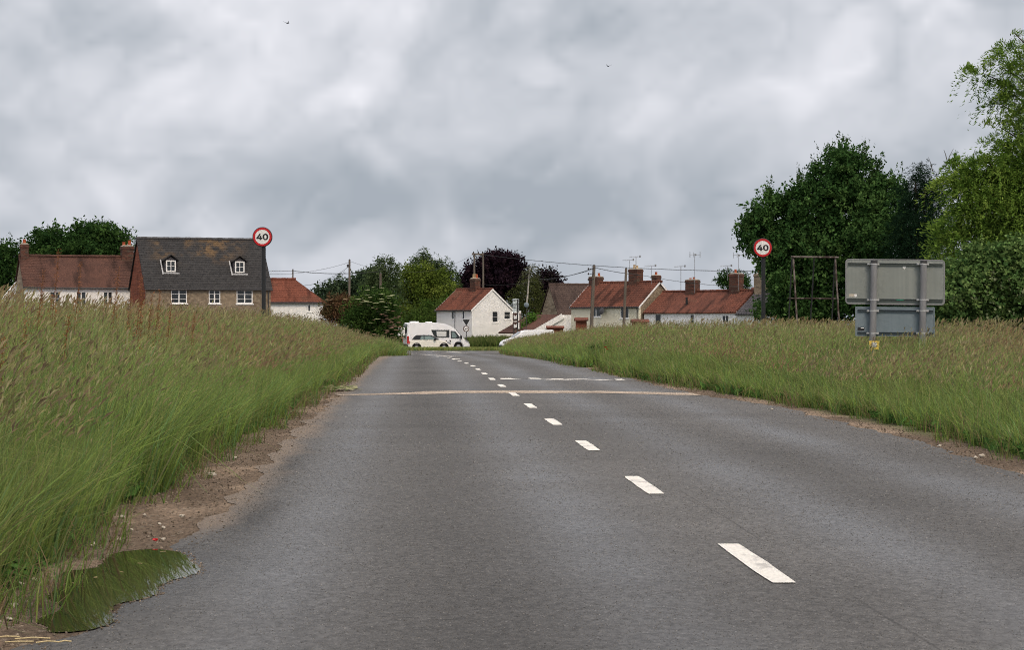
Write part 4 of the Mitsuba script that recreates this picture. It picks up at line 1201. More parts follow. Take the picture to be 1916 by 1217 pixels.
kQ, _ = tree('hedge', 'bushy hedge with bluish round leaves right of the sign backs', 'hedge', 57, [(1800, 555, 46, 50), (1850, 510, 50, 36), (1895, 530, 50, 56), (1840, 570, 56, 46), (1780, 590, 36, 30), (1900, 580, 50, 50), (1770, 540, 20, 30), (1895, 480, 30, 24), (1825, 490, 26, 18), (1960, 540, 50, 80)], 5200, 14, .10, [(.055, .12, .040), (.11, .19, .060), (.185, .265, .09)], 19, trunk_r=.08, length=.34, sigma=.08, aspect=.75, up=.2, shell=.5)
v, f, c, _ = foliage(px_blobs([(1870, 500, 40, 20), (1810, 540, 40, 40), (1880, 560, 40, 40), (1830, 590, 40, 20)], 56.5, 9), 90, 5, .075, [(.20, .24, .14), (.24, .27, .15)], 41, length=.25, sigma=.08, aspect=.8, shell=.7)
part(kQ, 'pale_turned_leaves', (v, f), 'leaf', color=c)

# ------------------------------------------------------------------ speed signs, sign backs, metal frame
def text40(width, height):
    m = meshkit.text_mesh('40', 1.0, .004, bold=True)
    v = np.array(m.vertices)
    lo_, hi_ = v.min(0), v.max(0)
    v = (v - (lo_ + hi_) / 2) / (hi_ - lo_) * np.array([width, height, .004])
    return np.stack([v[:, 0], -v[:, 2], v[:, 1]], 1), np.array(m.faces)


def speed_sign(px, py, Y, lab, pr_, tilt=0.0):
    k = thing('speed_sign', lab, 'speed limit sign', 'forty speed limit signs either side of the road')
    c = at(px, py, Y)
    bz = float(ground_xy(c[0], Y))
    R = .27
    part(k, 'pole', [tube([[c[0] + .03, Y + .08, bz - .1], [c[0] + .03, Y + .08, bz + 1.15]], .092, 16), tube([[c[0] + .03, Y + .08, bz + 1.15], [c[0] + .03, Y + .08, c[2] - R * .6]], pr_, 16)], 'black_paint', smooth=40)
    M = np.eye(4)
    M[:3, 3] = c
    part(k, 'housing', shift(lathe([(0, 0), (R - .01, 0), (R + .022, .012), (R + .022, .055), (R - .03, .085), (0, .095)], 48, 'y'), c + [0, -.02, 0]), 'black_paint', smooth=40)
    part(k, 'face', shift(lathe([(0, 0), (R * .80, 0), (R * .80, .006), (0, .006)], 48, 'y'), c + [0, -.034, 0]), 'sign_white', smooth=40)
    part(k, 'red_ring', shift(lathe([(R * .78, .004), (R * .78, -.001), (R, -.001), (R, .01), (R * .78, .01)], 48, 'y'), c + [0, -.036, 0]), 'sign_red', smooth=40)
    part(k, 'number', [shift(text40(R * 1.24, R * .66), c + np.array([dx_, -.038 - .0005 * q_, dz_])) for q_, (dx_, dz_) in enumerate(((-.008, 0), (.008, 0), (0, .007), (0, -.007), (0, 0)))], 'black_paint')
    return k


speed_sign(491, 443.5, 67, 'round forty speed limit sign on black post before the dark roofed house', .062)
speed_sign(1427, 464, 69, 'round forty speed limit sign on black post before the holly tree', .062)


def rrect(x0, x1, z0, z1, r):
    return sbox(x0 + r, z0 + r, x1 - r, z1 - r).buffer(r, quad_segs=6)


Ys = 40.0
kB = thing('direction_sign', 'large blank sign back with two stacked grey panels on two grey posts', 'road sign')
px2 = lambda p: (p - 958) / F * Ys
z2 = lambda p: CAM_H + (608.5 - p) / F * Ys


def sloped(m, x0, k):
    v = np.array(m[0])
    v[:, 2] += (v[:, 0] - x0) * k
    return v, m[1]


xU0, xU1, zU0, zU1 = px2(1584), px2(1769.5), z2(570), z2(485.5)
part(kB, 'upper_panel', sloped(ext(rrect(xU0, xU1, zU0, zU1, .065), Ys + .10, Ys + .106, 'y'), px2(1676), -.012), 'sign_back')
rim = rrect(xU0 - .006, xU1 + .006, zU0 - .006, zU1 + .006, .07).difference(rrect(xU0 + .012, xU1 - .012, zU0 + .012, zU1 - .012, .055))
part(kB, 'panel_rim', sloped(ext(rim, Ys + .092, Ys + .112, 'y'), px2(1676), -.012), 'galvanised')
xL0, xL1, zL0, zL1 = px2(1602.5), px2(1750.5), z2(629.5), z2(575)
part(kB, 'lower_panel', sloped(ext(rrect(xL0, xL1, zL0, zL1, .01), Ys + .10, Ys + .106, 'y'), px2(1676), -.010), 'sign_back_blue')
rim = rrect(xL0 - .005, xL1 + .005, zL0 - .005, zL1 + .005, .012).difference(rrect(xL0 + .014, xL1 - .014, zL0 + .014, zL1 - .014, .006))
part(kB, 'panel_rim', sloped(ext(rim, Ys + .092, Ys + .112, 'y'), px2(1676), -.010), 'sign_back_blue')
for py, x0p, x1p, m_ in ((494.5, 1588, 1766, 'sign_rail'), (561.5, 1586, 1766, 'sign_rail'), (582, 1606, 1748, 'sign_rail_blue'), (624, 1606, 1748, 'sign_rail_blue')):
    zc = z2(py)
    prof = [sbox(px2(x0p), zc + .012, px2(x1p), zc + .019), sbox(px2(x0p), zc - .019, px2(x1p), zc - .012)]
    rail = [sloped(ext(q, Ys + .070, Ys + .0995, 'y'), px2(1676), -.012) for q in prof]
    rail.append(sloped(ext(sbox(px2(x0p), zc - .0119, px2(x1p), zc + .0119), Ys + .094, Ys + .0985, 'y'), px2(1676), -.012))
    part(kB, 'rail', rail, m_)
for pxp in (1633.5, 1726.5):
    x_ = px2(pxp)
    gz = float(ground_xy(x_, Ys))
    top = z2(488 if pxp < 1700 else 488.5)
    lean = (px2(1636.5) - px2(1633)) if pxp < 1700 else px2(1729) - px2(1726)
    part(kB, 'post', tube([[x_ - lean, Ys, gz - .1], [x_ + .00, Ys, (gz + top) / 2], [x_ + lean * .6, Ys, top]], .058, 18), 'galvanised', smooth=40)
    part(kB, 'post_cap', tube([[x_ + lean * .6, Ys, top - .05], [x_ + lean * .6, Ys, top + .004]], .060, 18), 'dark_grey', smooth=40)
    for py in (494.5, 561.5, 582, 624):
        zc = z2(py)
        xx = x_ + lean * .6 * (zc - gz) / (top - gz) - lean * .2
        part(kB, 'clip', [tube([[xx, Ys, zc - .011], [xx, Ys, zc + .011]], .063, 18), box(xx - .105, xx - .062, Ys + .03, Ys + .075, zc - .016, zc + .016), box(xx + .062, xx + .105, Ys + .03, Ys + .075, zc - .016, zc + .016),
                          tube([[xx - .085, Ys - .004, zc], [xx - .085, Ys + .035, zc]], .010, 8)], 'lead', smooth=40)
part(kB, 'sticker', ext(rrect(px2(1590), px2(1605), z2(555.5), z2(550), .01), Ys + .0975, Ys + .0992, 'y'), 'stone_pale', label='worn pale and pink sticker')
part(kB, 'sticker', ext(Point(px2(1602.5), z2(553)).buffer(.026), Ys + .0965, Ys + .0970, 'y'), 'sign_white', label='small round white sticker')
part(kB, 'sticker', ext(rrect(px2(1606), px2(1619), z2(619.5), z2(612.5), .004), Ys + .0972, Ys + .0990, 'y'), 'black_paint', label='small black maker label on the lower panel')
part(kB, 'sticker', ext(sbox(px2(1612.5), z2(615), px2(1618), z2(613.2)), Ys + .0962, Ys + .0970, 'y'), 'sign_white', label='white patch on the black label')
part(kB, 'sticker', ext(Polygon([(px2(1690), z2(500.5)), (px2(1694), z2(504)), (px2(1697), z2(501)), (px2(1696), z2(497.8)), (px2(1691), z2(498.5))]), Ys + .0967, Ys + .0990, 'y'), 'sign_white', label='torn white paper scrap')
part(kB, 'paint_mark', ext(sbox(px2(1678), z2(562.4), px2(1692), z2(560.6)), Ys + .064, Ys + .0697, 'y'), 'green_paint', label='smear of green paint on the rail')
kY = thing('yellow_notice', 'small yellow notice tied low on the left post of the sign back', 'notice')
yn = [at(1626, 638, 39.93), at(1645, 638.5, 39.93), at(1644.5, 655, 39.93), at(1634, 653.5, 39.93), at(1627, 661, 39.93)]
part(kY, 'card', ext(Polygon([(p[0], p[2]) for p in yn]), 39.915, 39.921, 'y'), 'tag_yellow')
part(kY, 'white_panel', ext(sbox(at(1631, 650, 39.9)[0], at(1631, 650, 39.9)[2], at(1640.5, 641, 39.9)[0], at(1640.5, 641, 39.9)[2]), 39.911, 39.914, 'y'), 'sign_white')
part(kY, 'grey_print', [ext(sbox(at(1632, 0, 39.9)[0], at(0, y_ + 1.3, 39.9)[2], at(x_, 0, 39.9)[0], at(0, y_, 39.9)[2]), 39.9085, 39.9105, 'y') for y_, x_ in ((642.4, 1639), (645, 1638), (647.4, 1639.5))], 'aerial_grey')

kM = thing('metal_frame', 'rusty tubular metal frame like an empty ladder standing before the holly', 'frame')
Yf = 58.0
fp = lambda px, py, dy=0.0: at(px, py, Yf + dy)
part(kM, 'top_bar', tube([fp(1480, 481), fp(1569, 482)], .026, 10), 'rusty_steel', smooth=40)
part(kM, 'middle_bar', tube([fp(1474, 558.5, .6), fp(1563, 559.5, .6)], .022, 10), 'rusty_steel', smooth=40)
for (x0p, y0p, x1p, y1p, d0, d1, m_) in ((1484, 481, 1491.5, 606, .05, -.35, 'rusty_steel'), (1562.5, 481.5, 1570, 606, .05, -.35, 'rusty_steel'), (1482, 484, 1474.5, 625, .1, .9, 'dark_grey'), (1523.5, 482, 1516, 612, .1, .9, 'dark_grey'), (1562, 484, 1556, 612, .1, .9, 'dark_grey')):
    a, b = fp(x0p, y0p, d0), fp(x1p, y1p, d1)
    gz = float(ground_xy(b[0], b[1]))
    b = a + (b - a) * ((a[2] - gz + .1) / (a[2] - b[2]))
    part(kM, 'leg', tube([a, b], .024 if m_ == 'rusty_steel' else .018, 10), m_, smooth=40)

# junction signs
kG = thing('give_way_sign', 'dark inverted triangle sign above a round red rimmed sign on one post', 'road sign')
Yg = 212.0
c = at(872.5, 604, Yg)
part(kG, 'post', tube([[c[0], Yg + .06, -1.2], [c[0], Yg + .06, c[2] + .2]], .045, 8), 'dark_grey', smooth=40)
tri = Polygon([(c[0] - .28, c[2] + .25), (c[0] + .28, c[2] + .25), (c[0], c[2] - .25)]).buffer(.03)
part(kG, 'triangle_plate', ext(tri, Yg - .02, Yg, 'y'), 'black_paint')
c2 = at(872.2, 615.5, Yg)
part(kG, 'round_plate', shift(lathe([(0, 0), (.30, 0), (.30, .02), (0, .02)], 28, 'y'), c2 + [0, -.03, 0]), 'sign_white')
part(kG, 'red_ring', shift(lathe([(.21, 0), (.21, -.006), (.29, -.006), (.29, 0)], 28, 'y'), c2 + [0, -.032, 0]), 'sign_brown')
part(kG, 'symbol', [rot(box(-.15, .02, -.006, 0, -.05, .04), frame(c2 + [0, -.034, -.03])), rot(box(.03, .17, -.006, 0, -.02, .06), frame(c2 + [0, -.034, .0]))], 'dark_grey')
kF = thing('finger_post', 'tall stack of white and brown direction boards at the junction', 'road sign')
Yd = 214.0
x0_, x1_ = 959.5, 970.0
pz = at(966, 612, Yd)
for px in (961.5, 968.5):
    a = at(px, 560, Yd)
    part(kF, 'post', tube([[a[0], Yd + .12, -1.2], [a[0], Yd + .12, a[2]]], .045, 8), 'dark_grey', smooth=40)
for (yt, yb, m_) in ((559, 568.5, 'sign_pale_blue'), (569.5, 584.5, 'sign_pale_blue')):
    a, b = at(x0_, yb, Yd), at(x1_, yt, Yd)
    kb = part(kF, 'board', hexa([(x_, y_, z_) for x_, yy in ((a[0], Yd - .15), (b[0], Yd + .25)) for y_ in (yy, yy + .05) for z_ in (a[2], b[2])]), m_)
    ln = [hexa([(x_, y_, z_) for x_, yy in ((a[0] + .06, Yd - .135 - .03), (a[0] + .06 + wd, Yd - .15 + .4 * (.06 + wd) / (b[0] - a[0]) - .03)) for y_ in (yy, yy + .025) for z_ in (b[2] - zt - .045, b[2] - zt)]) for zt, wd in ((.08, .3), (.2, .22), (.33, .28))[: 2 if yt < 565 else 3]]
    obj(kb + '__print_lines', ln, 'dark_grey')
    obj(kb + '__edge', hexa([(x_, y_, z_) for x_, yy in ((b[0], Yd + .25), (b[0] + .09, Yd + .32)) for y_ in (yy, yy + .06) for z_ in (a[2] - .02, b[2] - .02)]), 'dark_grey')
for (yt, yb) in ((586, 601), (603, 617)):
    a, b = at(x0_, yb, Yd), at(x1_ - 1, yt, Yd)
    kb = part(kF, 'brown_board', hexa([(x_, y_, z_) for x_, yy in ((a[0], Yd - .15), (b[0], Yd + .25)) for y_ in (yy, yy + .05) for z_ in (a[2], b[2])]), 'sign_brown')
    cx, cz, hw, hh = (a[0] + b[0]) / 2, (a[2] + b[2]) / 2, (b[0] - a[0]) * .3, (b[2] - a[2]) * .28
    obj(kb + '__symbol', ext([(cx - hw, cz - hh), (cx + hw, cz - hh * .8), (cx + hw, cz + hh), (cx, cz + hh * .3), (cx - hw, cz + hh)], Yd - .16, Yd - .14, 'y'), 'sign_white')
    obj(kb + '__edge', hexa([(x_, y_, z_) for x_, yy in ((b[0], Yd + .25), (b[0] + .14, Yd + .35)) for y_ in (yy, yy + .06) for z_ in (a[2] + .06, b[2] - .06)]), 'sign_white')
    obj(kb + '__back_edge', hexa([(x_, y_, z_) for x_, yy in ((b[0] + .141, Yd + .35), (b[0] + .28, Yd + .45)) for y_ in (yy, yy + .06) for z_ in (a[2] + .02, b[2] - .02)]), 'sign_brown')
kdi = thing('mirror_disc', 'blue grey round disc on thin post right of the white cottage', 'road mirror')
c = at(985, 571, 240)
part(kdi, 'post', tube([[c[0], 240.1, -1.2], [c[0], 240.1, c[2]]], .035, 6), 'dark_grey')
part(kdi, 'disc', shift(lathe([(0, -.05), (.2, -.03), (.27, .02), (.25, .05), (0, .06)], 20, 'y'), c), 'sign_back_blue', smooth=40)

# ------------------------------------------------------------------ vehicles
def wheel(r, w):
    tyre = lathe([(r * .62, -w / 2), (r * .93, -w / 2), (r, -w * .3), (r, w * .3), (r * .93, w / 2), (r * .62, w / 2), (r * .62, -w / 2)], 24, 'y')
    rim = lathe([(0, -w * .42), (r * .2, -w * .46), (r * .55, -w * .34), (r * .63, -w * .44), (r * .63, w * .4), (0, w * .4)], 16, 'y')
    return tyre, rim


def body(profile, w, arches, inset=.05, tumble=None):
    P_ = Polygon(profile)
    for x_, r_, z_ in arches:
        P_ = P_.difference(Point(x_, z_).buffer(r_, quad_segs=12))
    inn = P_.buffer(-inset, join_style=1)
    inn = max(getattr(inn, 'geoms', [inn]), key=lambda q: q.area)
    ms = [ext(P_, -w / 2 + inset, w / 2 - inset, 'y'), ext(inn, w / 2 - inset, w / 2, 'y'), ext(inn, -w / 2, -w / 2 + inset, 'y')]
    v, f = cat_(ms)
    if tumble:
        z0, k = tumble
        v[:, 1] *= 1 - k * np.clip(v[:, 2] - z0, 0, None)
    return v, f


def veh_wheels(key, M, xs, r, w, track):
    for x_ in xs:
        for s_ in (-1, 1):
            ty, ri = wheel(r, w)
            k = part(key, 'wheel', shift(ty, (x_, s_ * track, r)), 'rubber', smooth=40, M=M)
            obj(k + '__rim', shift(ri if s_ < 0 else (ri[0] * [1, -1, 1], ri[1][:, ::-1]), (x_, s_ * track, r)), 'alloy', smooth=40, M=M)


def pane(poly, y, t=.02):
    return ext(poly, y - t, y, 'y')


# motorhome
kv = thing('motorhome', 'white high roofed camper van with rear box parked behind the small car', 'camper van')
yawv = math.radians(16)
p0 = at(758, 650, 201)
M = frame((p0[0], 201.0, -.93), yawv) @ np.diag([.95, .95, .93, 1.0])
WV = 2.02
prof = [(0, .42), (0, 2.2), (.06, 2.52), (.2, 2.62), (2.7, 2.63), (3.5, 2.52), (4.0, 2.36), (4.35, 2.16), (4.6, 1.95), (5.22, 1.22), (5.4, 1.08), (5.75, .86), (5.92, .62), (5.95, .32), (5.3, .30), (.3, .34)]
part(kv, 'body', body(prof, WV, [(.95, .42, .36), (4.85, .44, .36)], .06, (1.2, .06)), 'van_white', smooth=30, M=M)
part(kv, 'underbody', box(.25, 5.5, -.8, .8, .22, .75), 'rubber', M=M)
yv = -WV / 2
part(kv, 'side_window', pane([(2.25, 1.93), (3.98, 1.93), (3.98, 1.18), (2.55, 1.18)], yv + .035, .03), 'window_glass', M=M)
part(kv, 'window_blind', pane([(2.72, 1.80), (3.68, 1.80), (3.68, 1.30), (2.80, 1.30)], yv + .001, .006), 'pale_blind', M=M)
part(kv, 'cab_window', pane([(4.10, 1.84), (4.55, 1.80), (5.0, 1.22), (4.9, 1.08), (4.12, 1.12)], yv + .03, .03), 'window_glass', M=M)
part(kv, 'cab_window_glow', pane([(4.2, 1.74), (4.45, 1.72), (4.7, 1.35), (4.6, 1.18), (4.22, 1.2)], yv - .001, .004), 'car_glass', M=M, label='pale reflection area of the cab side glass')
part(kv, 'windscreen', hexa([(x_, y_, z_) for x_, z_ in ((4.68, 1.93), (5.24, 1.27)) for y_ in (-.84, .84) for z_ in (z_, z_ + .02)]), 'window_glass', M=M)
part(kv, 'door_handle', pane([(4.0, .95), (4.12, .95), (4.12, .78), (4.0, .78)], yv - .002, .03), 'black_paint', M=M)
part(kv, 'door_handle', pane([(3.62, .95), (3.74, .95), (3.74, .78), (3.62, .78)], yv - .002, .03), 'black_paint', M=M)
part(kv, 'side_trim', pane([(.5, .62), (4.2, .62), (4.2, .52), (.5, .52)], yv - .003, .02), 'lead', M=M)
part(kv, 'filler_cap', pane([(.5, 1.02), (.66, 1.02), (.66, .9), (.5, .9)], yv - .002, .02), 'black_paint', M=M)
part(kv, 'wing_mirror', [box(5.0, 5.12, yv - .24, yv - .0, 1.05, 1.38)], 'black_paint', M=M)
part(kv, 'rear_window', box(-.012, .02, -.75, .75, 1.62, 2.36), 'window_glass', M=M)
part(kv, 'tail_light', box(-.03, .12, yv - .012, yv + .14, .62, 1.32), 'lamp_red', M=M)
part(kv, 'tail_light', box(-.03, .12, -yv - .14, -yv + .012, .62, 1.32), 'lamp_red', M=M)
part(kv, 'headlight', hexa([(x_, y_, z_) for x_ in (5.45, 5.86) for y_ in (yv - .01, yv + .3) for z_ in ((.88, 1.02) if x_ < 5.6 else (.62, .80))]), 'alloy', M=M)
part(kv, 'roof_vent', box(.5, 1.2, -.4, .3, 2.63, 2.74), 'white_gloss', M=M)
part(kv, 'roof_vent', box(2.0, 2.5, -.3, .3, 2.635, 2.73), 'white_gloss', M=M)
part(kv, 'rear_bumper', box(-.08, .1, -.95, .95, .3, .6), 'dark_grey', M=M)
k_ = part(kv, 'rear_box', hexa([(x_, y_, z_) for x_ in (-.78, -.14) for y_ in (-.55, .75) for z_ in (1.40 - (.06 if x_ < -.5 else 0), 2.16 - (.04 if x_ < -.5 else 0))]), 'sign_white', M=M)
part(kv, 'rack', [tube([[-.1, y_, .55], [-.75, y_, .55], [-.75, y_, 1.38]], .03, 6) for y_ in (-.5, .1, .7)] + [tube([[-.75, -.5, .9], [-.75, .7, .9]], .03, 6), tube([[-.4, -.5, .55], [-.4, .7, .62]], .05, 6)], 'dark_grey', M=M)
veh_wheels(kv, M, (.95, 4.85), .34, .22, .88)

# small two-door car
kc = thing('small_car', 'cream white small hatchback with black roof parked in front of the camper van', 'car')
p0 = at(764, 655, 196)
M = frame((p0[0], 196.0, -.95), math.radians(5))
WC = 1.68
low = [(.02, .30), (-.02, .62), (.06, .86), (.16, .96), (2.35, .97), (2.55, .95), (3.2, .86), (3.55, .74), (3.75, .56), (3.78, .30), (3.2, .2), (.5, .2)]
part(kc, 'body', body(low, WC, [(.68, .36, .31), (3.02, .36, .31)], .06, None), 'car_cream', smooth=30, M=M)
green = [(.22, .955), (.50, 1.27), (.66, 1.34), (1.9, 1.355), (2.1, 1.28), (2.62, .955)]
part(kc, 'roof', body([(.28, .97), (.55, 1.29), (.72, 1.37), (1.4, 1.395), (1.92, 1.375), (2.15, 1.29), (2.66, .96)], WC - .16, [], .05, (.96, .22)), 'car_black', smooth=30, M=M)
yc = -(WC - .16) / 2
part(kc, 'underbody', box(.2, 3.6, -.7, .7, .16, .6), 'rubber', M=M)


def lean_pane(poly, y0, tum, z0, t=.012):
    v, f = ext(poly, -t, 0, 'y')
    v[:, 1] += y0 * (1 - tum * np.clip(v[:, 2] - z0, 0, None))
    return v, f


part(kc, 'rear_quarter_window', lean_pane([(.98, 1.0), (1.06, 1.28), (1.28, 1.3), (1.28, 1.0)], yc - .012, .22, .96), 'car_glass', M=M)
part(kc, 'side_window', lean_pane([(1.36, 1.0), (1.36, 1.3), (1.9, 1.295), (2.1, 1.2), (2.36, 1.0)], yc - .012, .22, .96), 'car_glass', M=M)
part(kc, 'windscreen', hexa([(x_, y_, z_) for x_, z_, ww in ((2.19, 1.29, .62), (2.68, .98, .72)) for y_ in (-ww, ww) for z_ in (z_, z_ + .015)]), 'window_glass', M=M)
part(kc, 'wing_mirror', box(2.15, 2.32, -WC / 2 - .16, -WC / 2 + .1, .93, 1.08), 'car_black', M=M)
part(kc, 'tail_light', box(-.04, .09, -WC / 2 - .005, -WC / 2 + .18, .62, .88), 'lamp_red', M=M)
part(kc, 'headlight', hexa([(x_, y_, z_) for x_ in (3.3, 3.62) for y_ in (-WC / 2 - .004, -WC / 2 + .25) for z_ in ((.68, .84) if x_ < 3.5 else (.56, .70))]), 'alloy', M=M)
part(kc, 'door_handle', box(1.45, 1.6, -WC / 2 - .02, -WC / 2, .86, .89), 'alloy', M=M)
for x_ in (.68, 3.02):
    part(kc, 'arch_trim', ext(Point(x_, .31).buffer(.40, quad_segs=12).difference(Point(x_, .31).buffer(.35, quad_segs=12)).intersection(sbox(x_ - 1, .22, x_ + 1, 1)), -WC / 2 - .012, -WC / 2 + .01, 'y'), 'car_black', M=M)
part(kc, 'sill_trim', box(1.05, 2.65, -WC / 2 - .008, -WC / 2 + .02, .2, .30), 'car_black', M=M)
veh_wheels(kc, M, (.68, 3.02), .30, .18, .74)

# delivery van, front half visible
kw = thing('delivery_van', 'white van nosing left out from behind the right verge', 'van')
p0 = at(936.5, 650, 192)
M = frame((p0[0], 192.0, -.93), math.radians(9)) @ np.diag([1, 1, 1, 1.0])
prof = [(0.02, .32), (0, .62), (.12, .82), (.35, .95), (.85, 1.12), (1.02, 1.20), (1.62, 1.62), (1.85, 1.72), (2.2, 1.80), (4.35, 1.83), (4.45, 1.6), (4.48, .35), (3.9, .25), (.5, .25)]
part(kw, 'body', body(prof, 1.72, [(.85, .36, .32), (3.55, .36, .32)], .07, (1.0, .10)), 'van_white', smooth=30, M=M)
part(kw, 'underbody', box(.3, 4.3, -.7, .7, .18, .7), 'rubber', M=M)
part(kw, 'side_window', lean_pane([(1.25, 1.12), (1.66, 1.52), (2.1, 1.56), (2.1, 1.12)], -.845, .10, 1.0), 'window_glass', M=M)
part(kw, 'windscreen', hexa([(x_, y_, z_) for x_, z_, ww in ((1.03, 1.22, .74), (1.62, 1.64, .68)) for y_ in (-ww, ww) for z_ in (z_, z_ + .02)]), 'window_glass', M=M)
part(kw, 'wing_mirror', box(1.3, 1.46, -1.05, -.86, 1.0, 1.22), 'black_paint', M=M)
part(kw, 'bumper', box(-.04, .3, -.82, .82, .26, .5), 'dark_grey', M=M)
part(kw, 'headlight', box(.1, .35, -.865, -.6, .66, .86), 'alloy', M=M)
part(kw, 'door_handle', box(1.95, 2.1, -.9, -.84, .98, 1.03), 'black_paint', M=M)
veh_wheels(kw, M, (.85, 3.55), .31, .19, .75)


# ------------------------------------------------------------------ birds
def bird(px, py, Y, lab, roll):
    k = thing('bird', lab, 'bird')
    c = at(px, py, Y)
    bodym = tube([[-.13, 0, 0], [-.08, 0, .01], [0, 0, .012], [.08, 0, .0], [.17, 0, -.005]], [.008, .028, .034, .022, .006], 8)
    obj(k + '__body', rot(bodym, frame(c, roll)), 'bird_dark', smooth=True)
    for s_ in (-1, 1):
        w = ext([(.05, 0), (-.04, 0), (-.10, .14), (-.16, .25), (-.06, .17), (.03, .07)], -.004, .004, 'z')
        v = w[0] * [1, s_, 1]
        v[:, 2] += np.abs(v[:, 1]) * .55
        obj(numbered(k + '__wing'), rot((v, w[1]), frame(c, roll)), 'bird_dark')


bird(538, 43.5, 150, 'small dark bird gliding high at the upper left of the sky', .9)
bird(1138, 124, 170, 'small dark bird flying right of the middle of the sky', 2.0)


# ------------------------------------------------------------------ grass
def ribbon_blades(base, h, w, lean, cb, ct, g, curl=.5):
    """Blades of three triangles: root pair, middle pair, tip."""
    n = len(base)
    ang = g.random(n) * 2 * np.pi
    wd = np.stack([np.cos(ang), np.sin(ang) * .6, 0 * ang], 1) * (w / 2)[:, None]
    up = np.array([0, 0, 1.0])
    ln = np.concatenate([lean, np.zeros((n, 1))], 1) * h[:, None]
    droop = (np.linalg.norm(lean, axis=1) ** 2 * .38 * h)[:, None] * up
    mid = base + up * (h * .55)[:, None] + ln * .30
    tip = base + up * h[:, None] + ln - droop
    v = np.stack([base - wd, base + wd, mid - wd * .9, mid + wd * .9, tip], 1).reshape(-1, 3)
    a = 5 * np.arange(n)
    f = np.vstack([np.stack([a, a + 1, a + 3], 1), np.stack([a, a + 3, a + 2], 1), np.stack([a + 2, a + 3, a + 4], 1)])
    c = np.stack([cb, cb, cb * .5 + ct * .5, cb * .5 + ct * .5, ct], 1).reshape(-1, 3)
    return v, f, c, tip, mid


def heads(tip, mid, ln, wd, col, g):
    """Seed heads: two crossed spindles along the stem's end, nodding over."""
    n = len(tip)
    d = norm(tip - mid + np.stack([.1 * g.standard_normal(n), .05 * g.standard_normal(n), 0 * ln], 1))
    p0 = tip - d * (ln * .2)[:, None]
    nod = np.stack([.22 * ln, 0 * ln, -.12 * ln], 1)
    p1 = tip + d * (ln * .35)[:, None]
    p2 = tip + d * (ln * .75)[:, None] + nod
    a1 = norm(np.cross(d, np.array([.2, 1, .1]))) * wd[:, None]
    a2 = norm(np.cross(d, a1)) * wd[:, None]
    v = np.stack([p0, p1 + a1, p2, p1 - a1, p1 + a2, p1 - a2], 1).reshape(-1, 3)
    k = 6 * np.arange(n)
    f = np.vstack([np.stack([k, k + 1, k + 2], 1), np.stack([k, k + 2, k + 3], 1), np.stack([k, k + 4, k + 2], 1), np.stack([k, k + 2, k + 5], 1)])
    return v, f, np.repeat(col, 6, 0)


def merge(parts):
    vs, fs, cs, n = [], [], [], 0
    for v, f, c in parts:
        vs.append(v)
        fs.append(f + n)
        cs.append(c)
        n += len(v)
    return (np.vstack(vs), np.vstack(fs)), np.clip(np.vstack(cs), .004, .9)


def sample_s(n, s0, s1, sref, g, power=1.15):
    x = np.linspace(s0, s1, 4000)
    d = np.minimum(1.0, (sref / x) ** power)
    c = np.cumsum(d)
    return np.interp(g.random(n), c / c[-1], x)


GREEN = np.array([(.105, .185, .035), (.135, .215, .045), (.09, .18, .07), (.17, .23, .055), (.12, .175, .04)])
TIPS = np.array([(.16, .23, .06), (.20, .235, .08), (.125, .22, .085), (.25, .26, .11), (.19, .21, .085)])
SEED = np.array([(.25, .235, .115), (.24, .195, .115), (.31, .285, .16), (.25, .24, .105), (.21, .16, .105)])


def pick(pal, g, n, jit=.38):
    return pal[g.integers(len(pal), size=n)] * (1 + jit * (g.random((n, 1)) * 2 - 1))


